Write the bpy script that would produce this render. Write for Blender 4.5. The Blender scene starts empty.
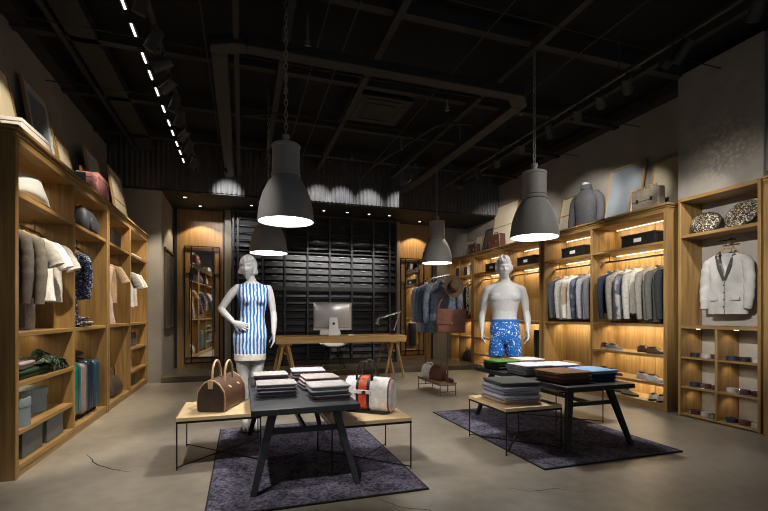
import bpy, math, random
from mathutils import Vector, Matrix
random.seed(7)
PI = math.pi
SC = bpy.context.scene
COL = SC.collection

# ------------------------------------------------------------------ helpers
def tag(o, label=None, cat=None, group=None, kind=None):
    if label: o['label'] = label
    if cat: o['category'] = cat
    if group: o['group'] = group
    if kind: o['kind'] = kind
    return o

def thing(name, label, cat, loc=(0, 0, 0), rz=0.0, group=None, rx=0.0, ry=0.0):
    o = bpy.data.objects.new(name, None)
    o.empty_display_size = 0.1
    COL.objects.link(o)
    o.location = loc
    o.rotation_euler = (rx, ry, rz)
    return tag(o, label, cat, group)

def rotz(p, a):
    c, s = math.cos(a), math.sin(a)
    return (p[0]*c - p[1]*s, p[0]*s + p[1]*c, p[2])

class MB:
    def __init__(s):
        s.v = []; s.f = []
    def add(s, vs, fs):
        n = len(s.v)
        s.v += [tuple(v) for v in vs]
        s.f += [tuple(i + n for i in f) for f in fs]
        return s
    def box(s, c, d, rz=0.0, rx=0.0, ry=0.0):
        M = Matrix.Rotation(rz, 3, 'Z') @ Matrix.Rotation(ry, 3, 'Y') @ Matrix.Rotation(rx, 3, 'X')
        vs = []
        for x in (-.5, .5):
            for y in (-.5, .5):
                for z in (-.5, .5):
                    vs.append(M @ Vector((x*d[0], y*d[1], z*d[2])) + Vector(c))
        return s.add(vs, [(0, 1, 3, 2), (4, 6, 7, 5), (0, 4, 5, 1), (2, 3, 7, 6), (0, 2, 6, 4), (1, 5, 7, 3)])
    def bx(s, x0, x1, y0, y1, z0, z1):
        return s.box(((x0+x1)/2, (y0+y1)/2, (z0+z1)/2), (abs(x1-x0), abs(y1-y0), abs(z1-z0)))
    def rings(s, R, capa=True, capb=True, closed=True):
        n = len(R[0]); vs = [p for r in R for p in r]; fs = []
        for i in range(len(R) - 1):
            for j in range(n if closed else n - 1):
                k = (j + 1) % n
                fs.append((i*n + j, i*n + k, (i+1)*n + k, (i+1)*n + j))
        if capa: fs.append(tuple(range(n - 1, -1, -1)))
        if capb: fs.append(tuple((len(R)-1)*n + j for j in range(n)))
        return s.add(vs, fs)
    def tube(s, pts, r, n=8, caps=True, flat=1.0, up=None):
        P = [Vector(p) for p in pts]
        rr = r if isinstance(r, (list, tuple)) else [r]*len(P)
        u = None; R = []
        for i, p in enumerate(P):
            t = (P[min(i+1, len(P)-1)] - P[max(i-1, 0)])
            if t.length < 1e-9: t = Vector((0, 0, 1))
            t.normalize()
            if u is None:
                a = Vector(up) if up else (Vector((0, 0, 1)) if abs(t.z) < .9 else Vector((0, 1, 0)))
                u = (a - t*a.dot(t)).normalized()
            else:
                u = (u - t*u.dot(t)).normalized()
            w = t.cross(u)
            R.append([p + (u*math.cos(2*PI*j/n)*flat + w*math.sin(2*PI*j/n))*rr[i] for j in range(n)])
        return s.rings(R, caps, caps)
    def cyl(s, p0, p1, r0, r1=None, n=16):
        return s.tube([p0, p1], [r0, r0 if r1 is None else r1], n)
    def lathe(s, prof, n=32, c=(0, 0, 0), capa=False, capb=False):
        R = [[(c[0] + r*math.cos(2*PI*j/n), c[1] + r*math.sin(2*PI*j/n), c[2] + z) for j in range(n)] for r, z in prof]
        return s.rings(R, capa, capb)
    def prism(s, poly, a, b, axis='y'):
        def P(q, t):
            return {'y': (q[0], t, q[1]), 'x': (t, q[0], q[1]), 'z': (q[0], q[1], t)}[axis]
        return s.rings([[P(q, a) for q in poly], [P(q, b) for q in poly]])
    def build(s, name, mat, parent=None, smooth=None, bevel=0.0, seg=2, loc=None, sub=0, kind=None):
        me = bpy.data.meshes.new(name)
        me.from_pydata(s.v, [], s.f)
        me.validate()
        import bmesh
        bm = bmesh.new(); bm.from_mesh(me)
        bmesh.ops.recalc_face_normals(bm, faces=bm.faces)
        bm.to_mesh(me); bm.free()
        if smooth is not None:
            me.shade_smooth()
            if smooth < 179: me.set_sharp_from_angle(angle=math.radians(smooth))
        me.materials.append(mat)
        o = bpy.data.objects.new(name, me)
        COL.objects.link(o)
        if parent is not None: o.parent = parent
        if loc: o.location = loc
        if bevel:
            m = o.modifiers.new('bevel', 'BEVEL'); m.width = bevel; m.segments = seg; m.limit_method = 'ANGLE'; m.angle_limit = math.radians(35)
            if smooth is None:
                me.shade_smooth()
            m.harden_normals = False
            me.set_sharp_from_angle(angle=math.radians(50)) if smooth is None else None
        if sub:
            m = o.modifiers.new('sub', 'SUBSURF'); m.levels = sub; m.render_levels = sub
        if kind: o['kind'] = kind
        return o

def structure(name, mb, mat, **k):
    o = mb.build(name, mat, **k); o['kind'] = 'structure'
    return o

def rrect(hx, hy, r, n=4):
    out = []
    for cx, cy, a0 in ((hx-r, hy-r, 0), (-hx+r, hy-r, PI/2), (-hx+r, -hy+r, PI), (hx-r, -hy+r, 1.5*PI)):
        for k in range(n + 1):
            a = a0 + PI/2*k/n
            out.append((cx + r*math.cos(a), cy + r*math.sin(a)))
    return out

# ------------------------------------------------------------------ materials
def newmat(name):
    m = bpy.data.materials.new(name); m.use_nodes = True
    nt = m.node_tree; b = nt.nodes['Principled BSDF']
    return m, nt, b

def N(nt, t, **k):
    n = nt.nodes.new(t)
    for a, v in k.items():
        if a in n.inputs: n.inputs[a].default_value = v
        else: setattr(n, a, v)
    return n

def c4(c): return (c[0], c[1], c[2], 1)

def pm(name, col, rough=.6, metal=0.0, var=.18, scale=20, bump=0.0, bscale=200, stretch=(1, 1, 1), spec=.5, col2=None, detail=4, coat=0.0, alpha=None, lo=.3, hi=.7):
    m, nt, b = newmat(name); L = nt.links
    tc = N(nt, 'ShaderNodeTexCoord'); mp = N(nt, 'ShaderNodeMapping')
    mp.inputs['Scale'].default_value = stretch
    L.new(tc.outputs['Object'], mp.inputs['Vector'])
    ns = N(nt, 'ShaderNodeTexNoise'); ns.inputs['Scale'].default_value = scale; ns.inputs['Detail'].default_value = detail
    L.new(mp.outputs[0], ns.inputs['Vector'])
    rp = N(nt, 'ShaderNodeValToRGB')
    rp.color_ramp.elements[0].position = lo; rp.color_ramp.elements[1].position = hi
    d = tuple(max(0, c*(1-var)) for c in col) if col2 is None else col2
    u = tuple(min(1, c*(1+var)) for c in col) if col2 is None else col
    rp.color_ramp.elements[0].color = c4(d); rp.color_ramp.elements[1].color = c4(u)
    L.new(ns.outputs['Fac'], rp.inputs['Fac'])
    L.new(rp.outputs['Color'], b.inputs['Base Color'])
    b.inputs['Roughness'].default_value = rough; b.inputs['Metallic'].default_value = metal
    b.inputs['Specular IOR Level'].default_value = spec
    if coat: b.inputs['Coat Weight'].default_value = coat
    if bump:
        n2 = N(nt, 'ShaderNodeTexNoise'); n2.inputs['Scale'].default_value = bscale
        L.new(mp.outputs[0], n2.inputs['Vector'])
        bp = N(nt, 'ShaderNodeBump'); bp.inputs['Strength'].default_value = bump; bp.inputs['Distance'].default_value = .01
        L.new(n2.outputs['Fac'], bp.inputs['Height']); L.new(bp.outputs[0], b.inputs['Normal'])
    return m

def emis(name, col, st):
    m, nt, b = newmat(name)
    b.inputs['Base Color'].default_value = c4(col)
    b.inputs['Emission Color'].default_value = c4(col); b.inputs['Emission Strength'].default_value = st
    return m

def wood(name, a, bb, axis, rough=.45):
    st = {'z': (14, 14, .9), 'y': (14, .9, 14), 'x': (.9, 14, 14)}[axis]
    return pm(name, bb, rough, var=0, col2=a, scale=2.2, stretch=st, bump=.12, bscale=6, detail=6, lo=.32, hi=.68)

M = {}
OA, OB = (.225, .132, .046), (.37, .230, .085)
M['oak_v'] = wood('oak_upright', OA, OB, 'z')
M['oak_h'] = wood('oak_lengthwise', OA, OB, 'y')
M['oak_x'] = wood('oak_crosswise', OA, OB, 'x')
M['panel'] = wood('oak_wall_panel', (.22, .125, .05), (.34, .20, .085), 'z', .4)
M['desk'] = wood('desk_oak', (.42, .25, .09), (.55, .34, .13), 'x', .4)
M['desk_leg'] = wood('desk_oak_upright', (.36, .21, .08), (.48, .29, .11), 'z', .45)
M['ply'] = wood('pale_birch', (.60, .44, .24), (.70, .54, .32), 'x', .4)
M['ash'] = wood('rack_board', (.20, .12, .06), (.30, .19, .09), 'y', .5)
M['tbl'] = pm('black_stained_wood', (.017, .019, .024), .42, var=.25, scale=4, stretch=(8, 1, 8))
M['steel'] = pm('black_steel', (.018, .018, .02), .4, metal=.6, var=.1)
M['chain'] = pm('galvanised_chain', (.22, .21, .20), .5, metal=.4, var=.1)
M['dark_metal'] = pm('dark_ceiling_steel', (.026, .025, .024), .6, var=.2)
M['rod'] = pm('bronze_rail', (.16, .15, .14), .35, metal=.8, var=.1)
M['chrome'] = pm('brushed_steel', (.6, .6, .6), .25, metal=1, var=.05)
M['brass'] = pm('dull_brass', (.42, .31, .13), .35, metal=.9, var=.1)
M['plaster'] = pm('grey_plaster', (.27, .25, .225), .85, var=.10, scale=3, bump=.05, bscale=60)
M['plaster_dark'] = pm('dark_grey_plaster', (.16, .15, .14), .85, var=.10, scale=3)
M['ceil'] = pm('black_ceiling', (.0028, .003, .0034), .95, var=.2, scale=2)
M['beam'] = pm('black_beam', (.021, .0195, .018), .8, var=.15, scale=4)
M['duct'] = pm('grey_duct', (.013, .012, .011), .6, var=.12, scale=4)
M['corr'] = pm('corrugated_black_sheet', (.10, .10, .105), .45, metal=.3, var=.15, scale=5)
M['soffit'] = pm('black_soffit', (.014, .014, .014), .7, var=.2)
M['platform'] = pm('dark_stone_step', (.085, .068, .05), .35, var=.35, scale=4)
M['lamp'] = pm('grey_lamp_enamel', (.30, .295, .29), .6, var=.05)
M['lamp_in'] = pm('white_lamp_enamel', (.85, .85, .85), .5, var=.02)
M['glow'] = emis('lamp_diffuser', (1, .98, .95), 6)
M['led'] = emis('led_strip', (1, .83, .55), 2.5)
M['added_strip'] = emis('added_dim_strip', (1, .86, .62), .7)  # glow for the strips added to the left bays
M['dash'] = emis('slot_light', (1, .98, .95), 1.7)
M['dl'] = emis('downlight_lens', (1, .93, .82), 2)
M['black'] = pm('black_card', (.012, .012, .013), .5, var=.2)
M['label'] = pm('white_label', (.8, .8, .78), .6, var=.05)
M['drawer'] = pm('black_drawer', (.035, .037, .043), .45, var=.2, scale=6)
M['drawer2'] = pm('black_drawer_frame', (.045, .043, .042), .5, var=.2, scale=6)
M['mann'] = pm('white_mannequin', (.50, .50, .505), .45, var=.02)
M['white'] = pm('white_lacquer', (.78, .78, .77), .35, var=.03)
M['mon'] = pm('silver_monitor', (.62, .62, .62), .3, metal=.35, var=.03)
M['mon_stand'] = pm('pale_aluminium', (.75, .75, .75), .35, metal=.2, var=.03)
M['mirror'] = pm('mirror_glass', (.78, .78, .78), .03, metal=1, var=0)
M['dark_glass'] = pm('dark_mirror_glass', (.25, .28, .31), .05, metal=1, var=0)

def floor_mat():
    m, nt, b = newmat('polished_concrete'); L = nt.links
    tc = N(nt, 'ShaderNodeTexCoord')
    n1 = N(nt, 'ShaderNodeTexNoise'); n1.inputs['Scale'].default_value = .9; n1.inputs['Detail'].default_value = 8; n1.inputs['Distortion'].default_value = .6
    n2 = N(nt, 'ShaderNodeTexNoise'); n2.inputs['Scale'].default_value = 9; n2.inputs['Detail'].default_value = 8
    for n in (n1, n2): L.new(tc.outputs['Object'], n.inputs['Vector'])
    mx = N(nt, 'ShaderNodeMix', data_type='FLOAT'); mx.inputs[0].default_value = .35
    L.new(n1.outputs['Fac'], mx.inputs[2]); L.new(n2.outputs['Fac'], mx.inputs[3])
    rp = N(nt, 'ShaderNodeValToRGB')
    e = rp.color_ramp.elements
    e[0].position = .34; e[0].color = (.185, .163, .132, 1)
    e[1].position = .66; e[1].color = (.335, .30, .25, 1)
    L.new(mx.outputs[0], rp.inputs['Fac']); L.new(rp.outputs['Color'], b.inputs['Base Color'])
    r2 = N(nt, 'ShaderNodeMapRange'); r2.inputs['To Min'].default_value = .22; r2.inputs['To Max'].default_value = .42
    L.new(mx.outputs[0], r2.inputs['Value']); L.new(r2.outputs[0], b.inputs['Roughness'])
    b.inputs['Specular IOR Level'].default_value = .45
    return m
M['floor'] = floor_mat()
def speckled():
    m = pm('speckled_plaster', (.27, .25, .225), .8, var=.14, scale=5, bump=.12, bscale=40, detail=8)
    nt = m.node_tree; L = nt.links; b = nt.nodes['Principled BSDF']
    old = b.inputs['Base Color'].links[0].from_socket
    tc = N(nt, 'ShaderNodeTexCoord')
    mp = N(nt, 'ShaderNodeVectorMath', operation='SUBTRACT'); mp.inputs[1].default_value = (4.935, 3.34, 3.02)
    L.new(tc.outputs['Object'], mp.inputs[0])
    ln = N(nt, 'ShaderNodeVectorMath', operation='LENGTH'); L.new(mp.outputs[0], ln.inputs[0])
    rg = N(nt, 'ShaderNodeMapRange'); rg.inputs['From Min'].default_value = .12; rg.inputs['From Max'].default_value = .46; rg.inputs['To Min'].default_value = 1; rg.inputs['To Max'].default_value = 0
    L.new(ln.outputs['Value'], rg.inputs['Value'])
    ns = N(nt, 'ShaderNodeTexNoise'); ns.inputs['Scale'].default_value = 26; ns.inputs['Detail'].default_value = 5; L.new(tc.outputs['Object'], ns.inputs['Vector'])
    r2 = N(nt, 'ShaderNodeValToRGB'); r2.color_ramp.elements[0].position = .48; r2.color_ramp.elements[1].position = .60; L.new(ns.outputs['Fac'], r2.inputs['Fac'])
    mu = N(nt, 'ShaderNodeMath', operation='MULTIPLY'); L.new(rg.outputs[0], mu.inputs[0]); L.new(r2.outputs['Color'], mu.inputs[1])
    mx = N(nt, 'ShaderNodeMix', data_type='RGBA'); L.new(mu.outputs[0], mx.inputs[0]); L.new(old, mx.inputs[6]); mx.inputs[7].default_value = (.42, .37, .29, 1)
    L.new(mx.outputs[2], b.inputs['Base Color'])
    return m
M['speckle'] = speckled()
M['crack'] = pm('crack_filler', (.03, .026, .022), .9, var=.2)

def rug_mat():
    m, nt, b = newmat('distressed_rug'); L = nt.links
    tc = N(nt, 'ShaderNodeTexCoord')
    n1 = N(nt, 'ShaderNodeTexNoise'); n1.inputs['Scale'].default_value = 5; n1.inputs['Detail'].default_value = 10; n1.inputs['Roughness'].default_value = .75
    n2 = N(nt, 'ShaderNodeTexNoise'); n2.inputs['Scale'].default_value = 45; n2.inputs['Detail'].default_value = 5; n2.inputs['Roughness'].default_value = .8
    for n in (n1, n2): L.new(tc.outputs['Object'], n.inputs['Vector'])
    mx = N(nt, 'ShaderNodeMix', data_type='FLOAT'); mx.inputs[0].default_value = .62
    L.new(n1.outputs['Fac'], mx.inputs[2]); L.new(n2.outputs['Fac'], mx.inputs[3])
    rp = N(nt, 'ShaderNodeValToRGB'); e = rp.color_ramp.elements
    e[0].position = .43; e[0].color = (.016, .015, .03, 1)
    e[1].position = .61; e[1].color = (.20, .185, .255, 1)
    L.new(mx.outputs[0], rp.inputs['Fac']); L.new(rp.outputs['Color'], b.inputs['Base Color'])
    b.inputs['Roughness'].default_value = .95; b.inputs['Specular IOR Level'].default_value = .1
    bp = N(nt, 'ShaderNodeBump'); bp.inputs['Strength'].default_value = .5; bp.inputs['Distance'].default_value = .01
    L.new(n2.outputs['Fac'], bp.inputs['Height']); L.new(bp.outputs[0], b.inputs['Normal'])
    return m
M['rug'] = rug_mat()
M['rug_edge'] = pm('black_rug_binding', (.012, .012, .014), .9)

def pattern(name, cols, kind='voronoi', scale=30, rough=.85, thr=.5, dist=4, band='X', soft=.06):
    """two-tone printed cloth"""
    m, nt, b = newmat(name); L = nt.links
    tc = N(nt, 'ShaderNodeTexCoord')
    if kind == 'stripe':
        t = N(nt, 'ShaderNodeTexWave'); t.bands_direction = band; t.inputs['Scale'].default_value = scale; t.inputs['Distortion'].default_value = dist
        t.inputs['Detail'].default_value = 2; t.inputs['Detail Scale'].default_value = 1.2; out = t.outputs['Fac']
    elif kind == 'noise':
        t = N(nt, 'ShaderNodeTexNoise'); t.inputs['Scale'].default_value = scale; t.inputs['Detail'].default_value = 3; t.inputs['Distortion'].default_value = dist; out = t.outputs['Fac']
    else:
        t = N(nt, 'ShaderNodeTexVoronoi'); t.feature = 'DISTANCE_TO_EDGE'; t.inputs['Scale'].default_value = scale; out = t.outputs['Distance']
    L.new(tc.outputs['Object'], t.inputs['Vector'])
    rp = N(nt, 'ShaderNodeValToRGB'); e = rp.color_ramp.elements
    e[0].position = max(0, thr - soft); e[0].color = c4(cols[0]); e[1].position = min(1, thr + soft); e[1].color = c4(cols[1])
    L.new(out, rp.inputs['Fac']); L.new(rp.outputs['Color'], b.inputs['Base Color'])
    b.inputs['Roughness'].default_value = rough; b.inputs['Specular IOR Level'].default_value = .2
    return m

CL = {}
def cloth(col, var=.15):
    k = tuple(round(c, 3) for c in col)
    if k not in CL:
        CL[k] = pm('cloth_%d' % len(CL), col, .9, var=var, scale=35, bump=.25, bscale=120, spec=.15)
    return CL[k]
def leather(name, col, rough=.5): return pm(name, col, rough, var=.2, scale=18, bump=.15, bscale=160)
# ------------------------------------------------------------------ the setting
XL, XR, YB, YF, H = -2.15, 5.40, 9.80, -2.2, 4.2
structure('floor', MB().bx(XL-.2, 6.6, YF, YB+.2, -.1, 0), M['floor'])
structure('ceiling', MB().bx(XL-.2, 6.6, YF, YB+.2, H, H+.1), M['ceil'])
structure('wall_left', MB().bx(XL-.12, XL, YF, YB, 0, H), M['plaster'])
structure('wall_right', MB().bx(XR, XR+.12, 2.9, YB, 0, H), M['plaster'])
structure('wall_right_front', MB().bx(5.15, 5.27, YF, 2.0, 0, H), M['plaster_dark'])
structure('wall_front', MB().bx(XL-.12, -.3, YF-.12, YF, 0, H), M['plaster_dark'])
structure('wall_back', MB().bx(XL-.12, 6.6, YB, YB+.12, 0, H), M['plaster'])
# pilaster and side wall at the end of the left cabinets
structure('wall_left_return', MB().bx(XL, -1.336, 8.42, YB, 0, 3.36), M['plaster'])
# wall block over the niche
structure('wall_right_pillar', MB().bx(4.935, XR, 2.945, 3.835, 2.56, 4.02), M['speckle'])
structure('wall_right_panel', MB().bx(4.96, XR, 2.0, 2.935, 2.62, 4.02), M['plaster_dark'])
# platform and soffit
structure('trim_1', MB().bx(-1.334, 4.90, 8.36, YB-.001, 0, .10), M['platform'], bevel=.006)
structure('trim_2', MB().bx(XL, XR, 8.37, YB, 3.35, 3.42), M['soffit'])
# corrugated valance
v = MB(); n = int((XR-XL)/.08)*8; top = []; bot = []; R = []
for i in range(n+1):
    x = XL + .002 + (XR-XL-.004)*i/n; y = 8.335 + .018*math.cos(2*PI*i/8)
    R.append([(x, y, 3.37), (x, y, H-.002), (x, y+.006, H-.002), (x, y+.006, 3.37)])
v.rings(R, True, True)
structure('trim_3', v, M['corr'], smooth=40)
# floor cracks
def crack(name, pts, w=.006):
    mb = MB()
    P = []
    rnd = random.Random(len(pts)*13)
    for (a, b) in zip(pts[:-1], pts[1:]):
        for k in range(6):
            t = k/6; P.append((a[0]+(b[0]-a[0])*t + rnd.uniform(-.008, .008), a[1]+(b[1]-a[1])*t + rnd.uniform(-.008, .008)))
    P.append(pts[-1])
    n = len(P); vs = []
    for i, p in enumerate(P):
        t = Vector(P[min(i+1, n-1)]) - Vector(P[max(i-1, 0)]); t.normalize(); q = Vector((-t.y, t.x)) * w*(.3 + .7*math.sin(PI*i/(n-1)))
        vs += [(p[0]+q.x, p[1]+q.y, .0008), (p[0]-q.x, p[1]-q.y, .0008)]
    mb.add(vs, [(2*i, 2*i+1, 2*i+3, 2*i+2) for i in range(n-1)])
    structure(name, mb, M['crack'])
crack('trim_4', [(-1.27, 4.33), (-1.13, 4.06), (-.98, 3.86), (-.80, 3.74)])
crack('trim_5', [(.83, 2.70), (.93, 2.55), (1.08, 2.44), (1.20, 2.30)], .004)
crack('trim_6', [(1.72, 2.60), (1.85, 2.50), (2.05, 2.47), (2.2, 2.36)], .003)

# ceiling steelwork
k = 7
for x, w, h, z in ((-1.53, .26, .12, 4.06), (.42, .07, .12, 4.0), (1.38, .07, .12, 4.0), (2.89, .07, .12, 4.0), (-.05, .05, .05, 3.72), (4.35, .07, .12, 4.0)):
    structure('trim_%d' % k, MB().bx(x-w/2, x+w/2, -1.5, 8.31, z-h/2, z+h/2), M['beam']); k += 1
for y in (1.2, 2.5, 3.83, 5.18, 6.46, 7.7):
    structure('trim_%d' % k, MB().bx(XL, XR, y-.045, y+.045, 4.00, 4.12), M['beam']); k += 1
structure('trim_%d' % k, MB().bx(5.22, XR, 3.84, 8.31, 4.03, 4.17), M['beam']); k += 1
structure('trim_%d' % k, MB().bx(XL, -2.0, -1, 8.3, 4.03, 4.17), M['beam']); k += 1

def pipe(name, label, pts, r, mat, cat='pipe'):
    o = MB().tube(pts, r, 10).build(name, mat, smooth=60); return tag(o, label, cat)
pipe('ceiling_pipe', 'thin dark pipe running along the ceiling above the left cabinets', [(-1.72, -1, 3.99), (-1.72, 8.3, 3.99)], .03, M['beam'])
pipe('ceiling_conduit', 'thin conduit crossing the ceiling with a kink beside the near pendant chain', [(-.04, 6.0, 3.80), (.12, 5.9, 3.78), (.45, 5.8, 3.8), (.75, 5.78, 3.8)], .012, M['duct'])
pipe('ceiling_pipe', 'thin dark pipe bent back along the ceiling left of the right track', [(3.1, 5.4, 3.85), (2.75, 5.45, 3.85), (2.6, 5.6, 3.85), (2.25, 7.4, 3.85), (2.2, 8.3, 3.85)], .018, M['beam'])
# duct : U shape, rectangular
d = MB(); z0, z1 = 3.655, 3.755
d.bx(-.28, -.13, 4.40, 8.31, z0, z1)
d.prism([(-.28, 4.40), (-.13, 4.40), (-.13, 4.37), (.04, 4.31), (.04, 4.17), (-.06, 4.17), (-.28, 4.27)], z0, z1, 'z')
d.bx(.04, 2.90, 4.17, 4.31, z0, z1)
d.prism([(2.90, 4.17), (2.90, 4.31), (3.045, 4.44), (3.205, 4.44), (3.205, 4.36), (3.03, 4.17)], z0, z1, 'z')
d.bx(3.045, 3.205, 4.44, 8.31, z0, z1)
tag(d.build('ventilation_duct', M['duct'], bevel=.01), 'flat grey ventilation duct making a square U under the black ceiling', 'duct')
for i, (y, nm) in enumerate(((5.9, 'fine suspension cable crossing the ceiling in front of the air conditioner'), (4.7, 'fine suspension cable crossing the ceiling behind the long duct run'), (3.3, 'fine suspension cable crossing the ceiling nearest the viewer'))):
    pipe('ceiling_cable', nm, [(XL+.02, y, 3.86), (XR-.02, y+.05, 3.86)], .006, M['duct'], 'cable')
for i, (x, nm) in enumerate(((-.36, 'fine black cable along the ceiling just left of the duct'), (.72, 'fine black cable along the ceiling, nearer one right of the near pendant'), (.98, 'fine black cable along the ceiling, farther one right of the near pendant'), (2.25, 'fine black cable along the ceiling right of the air conditioner'), (3.35, 'fine black cable along the ceiling left of the right track'))):
    pipe('ceiling_cable', nm, [(x, -1, 3.93), (x+.02, 8.3, 3.93)], .007, M['dark_metal'], 'cable')
# AC cassette
ac = thing('ceiling_air_conditioner', 'square grey air conditioning cassette in the black ceiling', 'air conditioner', (1.78, 5.72, 3.99))
b = MB(); b.bx(-.38, .38, -.38, .38, 0, .06); b.bx(-.33, .33, -.33, .33, .06, .20); b.build('casing', M['duct'], ac, bevel=.01)
b = MB(); b.bx(-.2, .2, -.2, .2, -.012, .0); b.build('grille', M['beam'], ac, bevel=.004)
for q in range(4):
    b = MB(); c_ = rotz((0, -.29, -.004), q*PI/2); b.box(c_, (.44, .055, .01), rz=q*PI/2); b.build('air_flap', M['black'], ac)
for x, y, nm in ((.62, 4.35, 'small sprinkler head on the ceiling right of the near pendant chain'), (.5, 5.35, 'small sprinkler head just behind the near pendant chain'), (2.55, 5.15, 'small sprinkler head on the ceiling right of the air conditioner'), (2.45, 6.6, 'small sprinkler head on the ceiling beyond the air conditioner'), (3.3, 6.2, 'small sprinkler head above the right front pendant')):
    s_ = thing('sprinkler_head', nm, 'sprinkler', (x, y, 3.9))
    MB().cyl((0, 0, 0), (0, 0, .29), .012, n=8).build('pipe_drop', M['chain'], s_)
    MB().lathe([(.0, -.045), (.03, -.04), (.03, -.035), (.012, -.03), (.012, 0), (.022, 0), (.022, .012), (0, .014)], 12).build('sprinkler_rose', M['chain'], s_, smooth=50)

# ------------------------------------------------------------------ lamps
def spot(name, loc, target, watts, angle=50, blend=.6, col=(1, .93, .82), rad=.04):
    l = bpy.data.lights.new(name, 'SPOT'); l.energy = watts; l.spot_size = math.radians(angle); l.spot_blend = blend; l.color = col; l.shadow_soft_size = rad
    o = bpy.data.objects.new(name, l); COL.objects.link(o); o.location = loc
    o.rotation_euler = (Vector(target) - Vector(loc)).to_track_quat('-Z', 'Y').to_euler()
    return o
def area(name, loc, sx, sy, watts, col, rot=(0, 0, 0), spread=180):
    l = bpy.data.lights.new(name, 'AREA'); l.shape = 'RECTANGLE'; l.size = sx; l.size_y = sy; l.energy = watts; l.color = col; l.spread = math.radians(spread)
    o = bpy.data.objects.new(name, l); COL.objects.link(o); o.location = loc; o.rotation_euler = rot
    return o
WARM = (1, .82, .53)

def pendant(label, x, y, z, watts, ztop=H):
    t = thing('pendant_lamp', label, 'pendant lamp', (x, y, z), 0, 'grey industrial pendant lamps')
    prof = [(.252, 0), (.252, .012), (.248, .06), (.241, .12), (.228, .185), (.208, .25), (.182, .31), (.150, .365), (.124, .40), (.118, .41)]
    inner = [(r-.007, zz) for r, zz in reversed(prof)]
    inner = [(r if zz > 0 else r, max(zz, 0)) for r, zz in inner]
    MB().lathe(prof + [(.02, .415)] + [(.02, .407)] + inner + [prof[0]], 48).build('lamp_shade', M['lamp'], t, smooth=45)
    MB().lathe([(.116, .405), (.130, .412), (.132, .430), (.116, .438), (.116, .45), (.123, .456), (.124, .665), (.129, .67), (.129, .69), (.118, .70), (0, .703)], 40).build('lamp_housing', M['lamp'], t, smooth=40)
    MB().lathe([(.045, .70), (.045, .73), (.028, .735), (.028, .755), (.036, .76), (.036, .785), (0, .79)], 20).build('end_cap', M['lamp'], t, smooth=40)
    MB().lathe([(.0, .028), (.15, .024), (.243, .012), (.243, .008), (0, .008)], 40).build('diffuser', M['glow'], t, smooth=60)
    zc = .79; nl = int((ztop - z - zc - .02)/.055); ch = MB()
    for i in range(nl+1):
        pts = []
        for q in range(13):
            a = 2*PI*q/12; u = .014*math.cos(a); w = .034*math.sin(a)
            pts.append((u, 0, zc+.02+i*.055+w) if i % 2 else (0, u, zc+.02+i*.055+w))
        ch.tube(pts, .006, 5, caps=False)
    ch.build('chain', M['chain'], t, smooth=60)
    spot('pendant_light', (x, y, z-.02), (x, y, 0), watts*.9, 130, .8, (1, .93, .84), .12)
pendant('grey pendant lamp hanging over the left table, largest of the four', .38, 4.03, 2.035, 75)
pendant('grey pendant lamp above the white female mannequin, partly behind the largest lamp', .343, 6.07, 2.02, 40)
pendant('grey pendant lamp hanging over the right table with folded clothes', 2.97, 3.92, 2.015, 75)
pendant('grey pendant lamp above the clothes rack, smallest of the four', 3.09, 6.62, 2.045, 40, 3.655)

# tracks
tr = thing('track_rail', 'black lighting track along the ceiling above the right cabinets', 'lighting track', (3.79, 1.0, 3.70))
MB().bx(-.02, .02, 0, 7.3, 0, .035).build('rail_body', M['dark_metal'], tr)
for y in (.6, 2.6, 4.6, 6.6): MB().cyl((0, y, .035), (0, y, .5), .006, n=6).build('suspension_rod', M['dark_metal'], tr)
tr2 = thing('track_rail', 'black lighting track beside the row of slot lights on the left', 'lighting track', (-.72, 1.0, 3.70))
MB().bx(-.02, .02, 0, 7.3, 0, .035).build('rail_body', M['dark_metal'], tr2)
for y in (.6, 2.6, 4.6, 6.6): MB().cyl((0, y, .035), (0, y, .5), .006, n=6).build('suspension_rod', M['dark_metal'], tr2)
ORD = ['first', 'second', 'third', 'fourth', 'fifth', 'sixth', 'seventh', 'eighth', 'ninth', 'tenth', 'eleventh', 'twelfth']
def track_spot(x, y, tgt, watts, label, group, angle=38, blend=.7, col=(1, .93, .84)):
    t = thing('track_spotlight', label, 'spotlight', (x, y, 3.70), 0, group)
    MB().cyl((0, 0, 0), (0, 0, -.07), .012, n=8).build('bracket', M['dark_metal'], t)
    d = (Vector(tgt) - Vector((x, y, 3.6))).normalized(); c = Vector((0, 0, -.12))
    MB().tube([c - d*.09, c - d*.085, c + d*.09, c + d*.10], [.035, .045, .05, .052], 18).build('lamp_head', M['dark_metal'], t, smooth=40)
    MB().tube([c + d*.1002, c + d*.102], [.042, .042], 18).build('lens', M['black'], t)
    if watts:
        p = Vector((x, y, 3.70)) + c + d*.12
        spot('track_light', p, tgt, watts, angle, blend, col)
RS = [(2.3, (5.1, 4.4, 1.6), 120), (2.9, (3.2, 4.86, 1.3), 70), (3.5, (5.2, 4.62, 2.8), 60), (3.85, (5.2, 5.05, 3.0), 50), (4.2, (5.15, 5.5, 2.95), 80), (4.7, (5.1, 5.6, 1.5), 120), (5.3, (5.2, 6.9, 2.9), 60), (5.92, (5.2, 8.0, 2.9), 110), (6.5, (4.9, 7.0, 1.4), 60), (7.1, (2.9, 6.2, 1.3), 70), (1.8, (2.97, 3.92, 2.35), 45), (3.0, (3.0, 6.0, 1.6), 70)]  # heads aimed at the pendants and male mannequin are added to brighten them
ORD += ['thirteenth', 'fourteenth']
RS.sort()
for i, (y, tg, w) in enumerate(RS):
    track_spot(3.79, y, tg, w, '%s track spotlight from the front on the right ceiling track' % ORD[i], 'spotlights on the right track', 30 if 3.4 < y < 3.9 else 38)
LW = (1, .86, .66)
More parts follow.
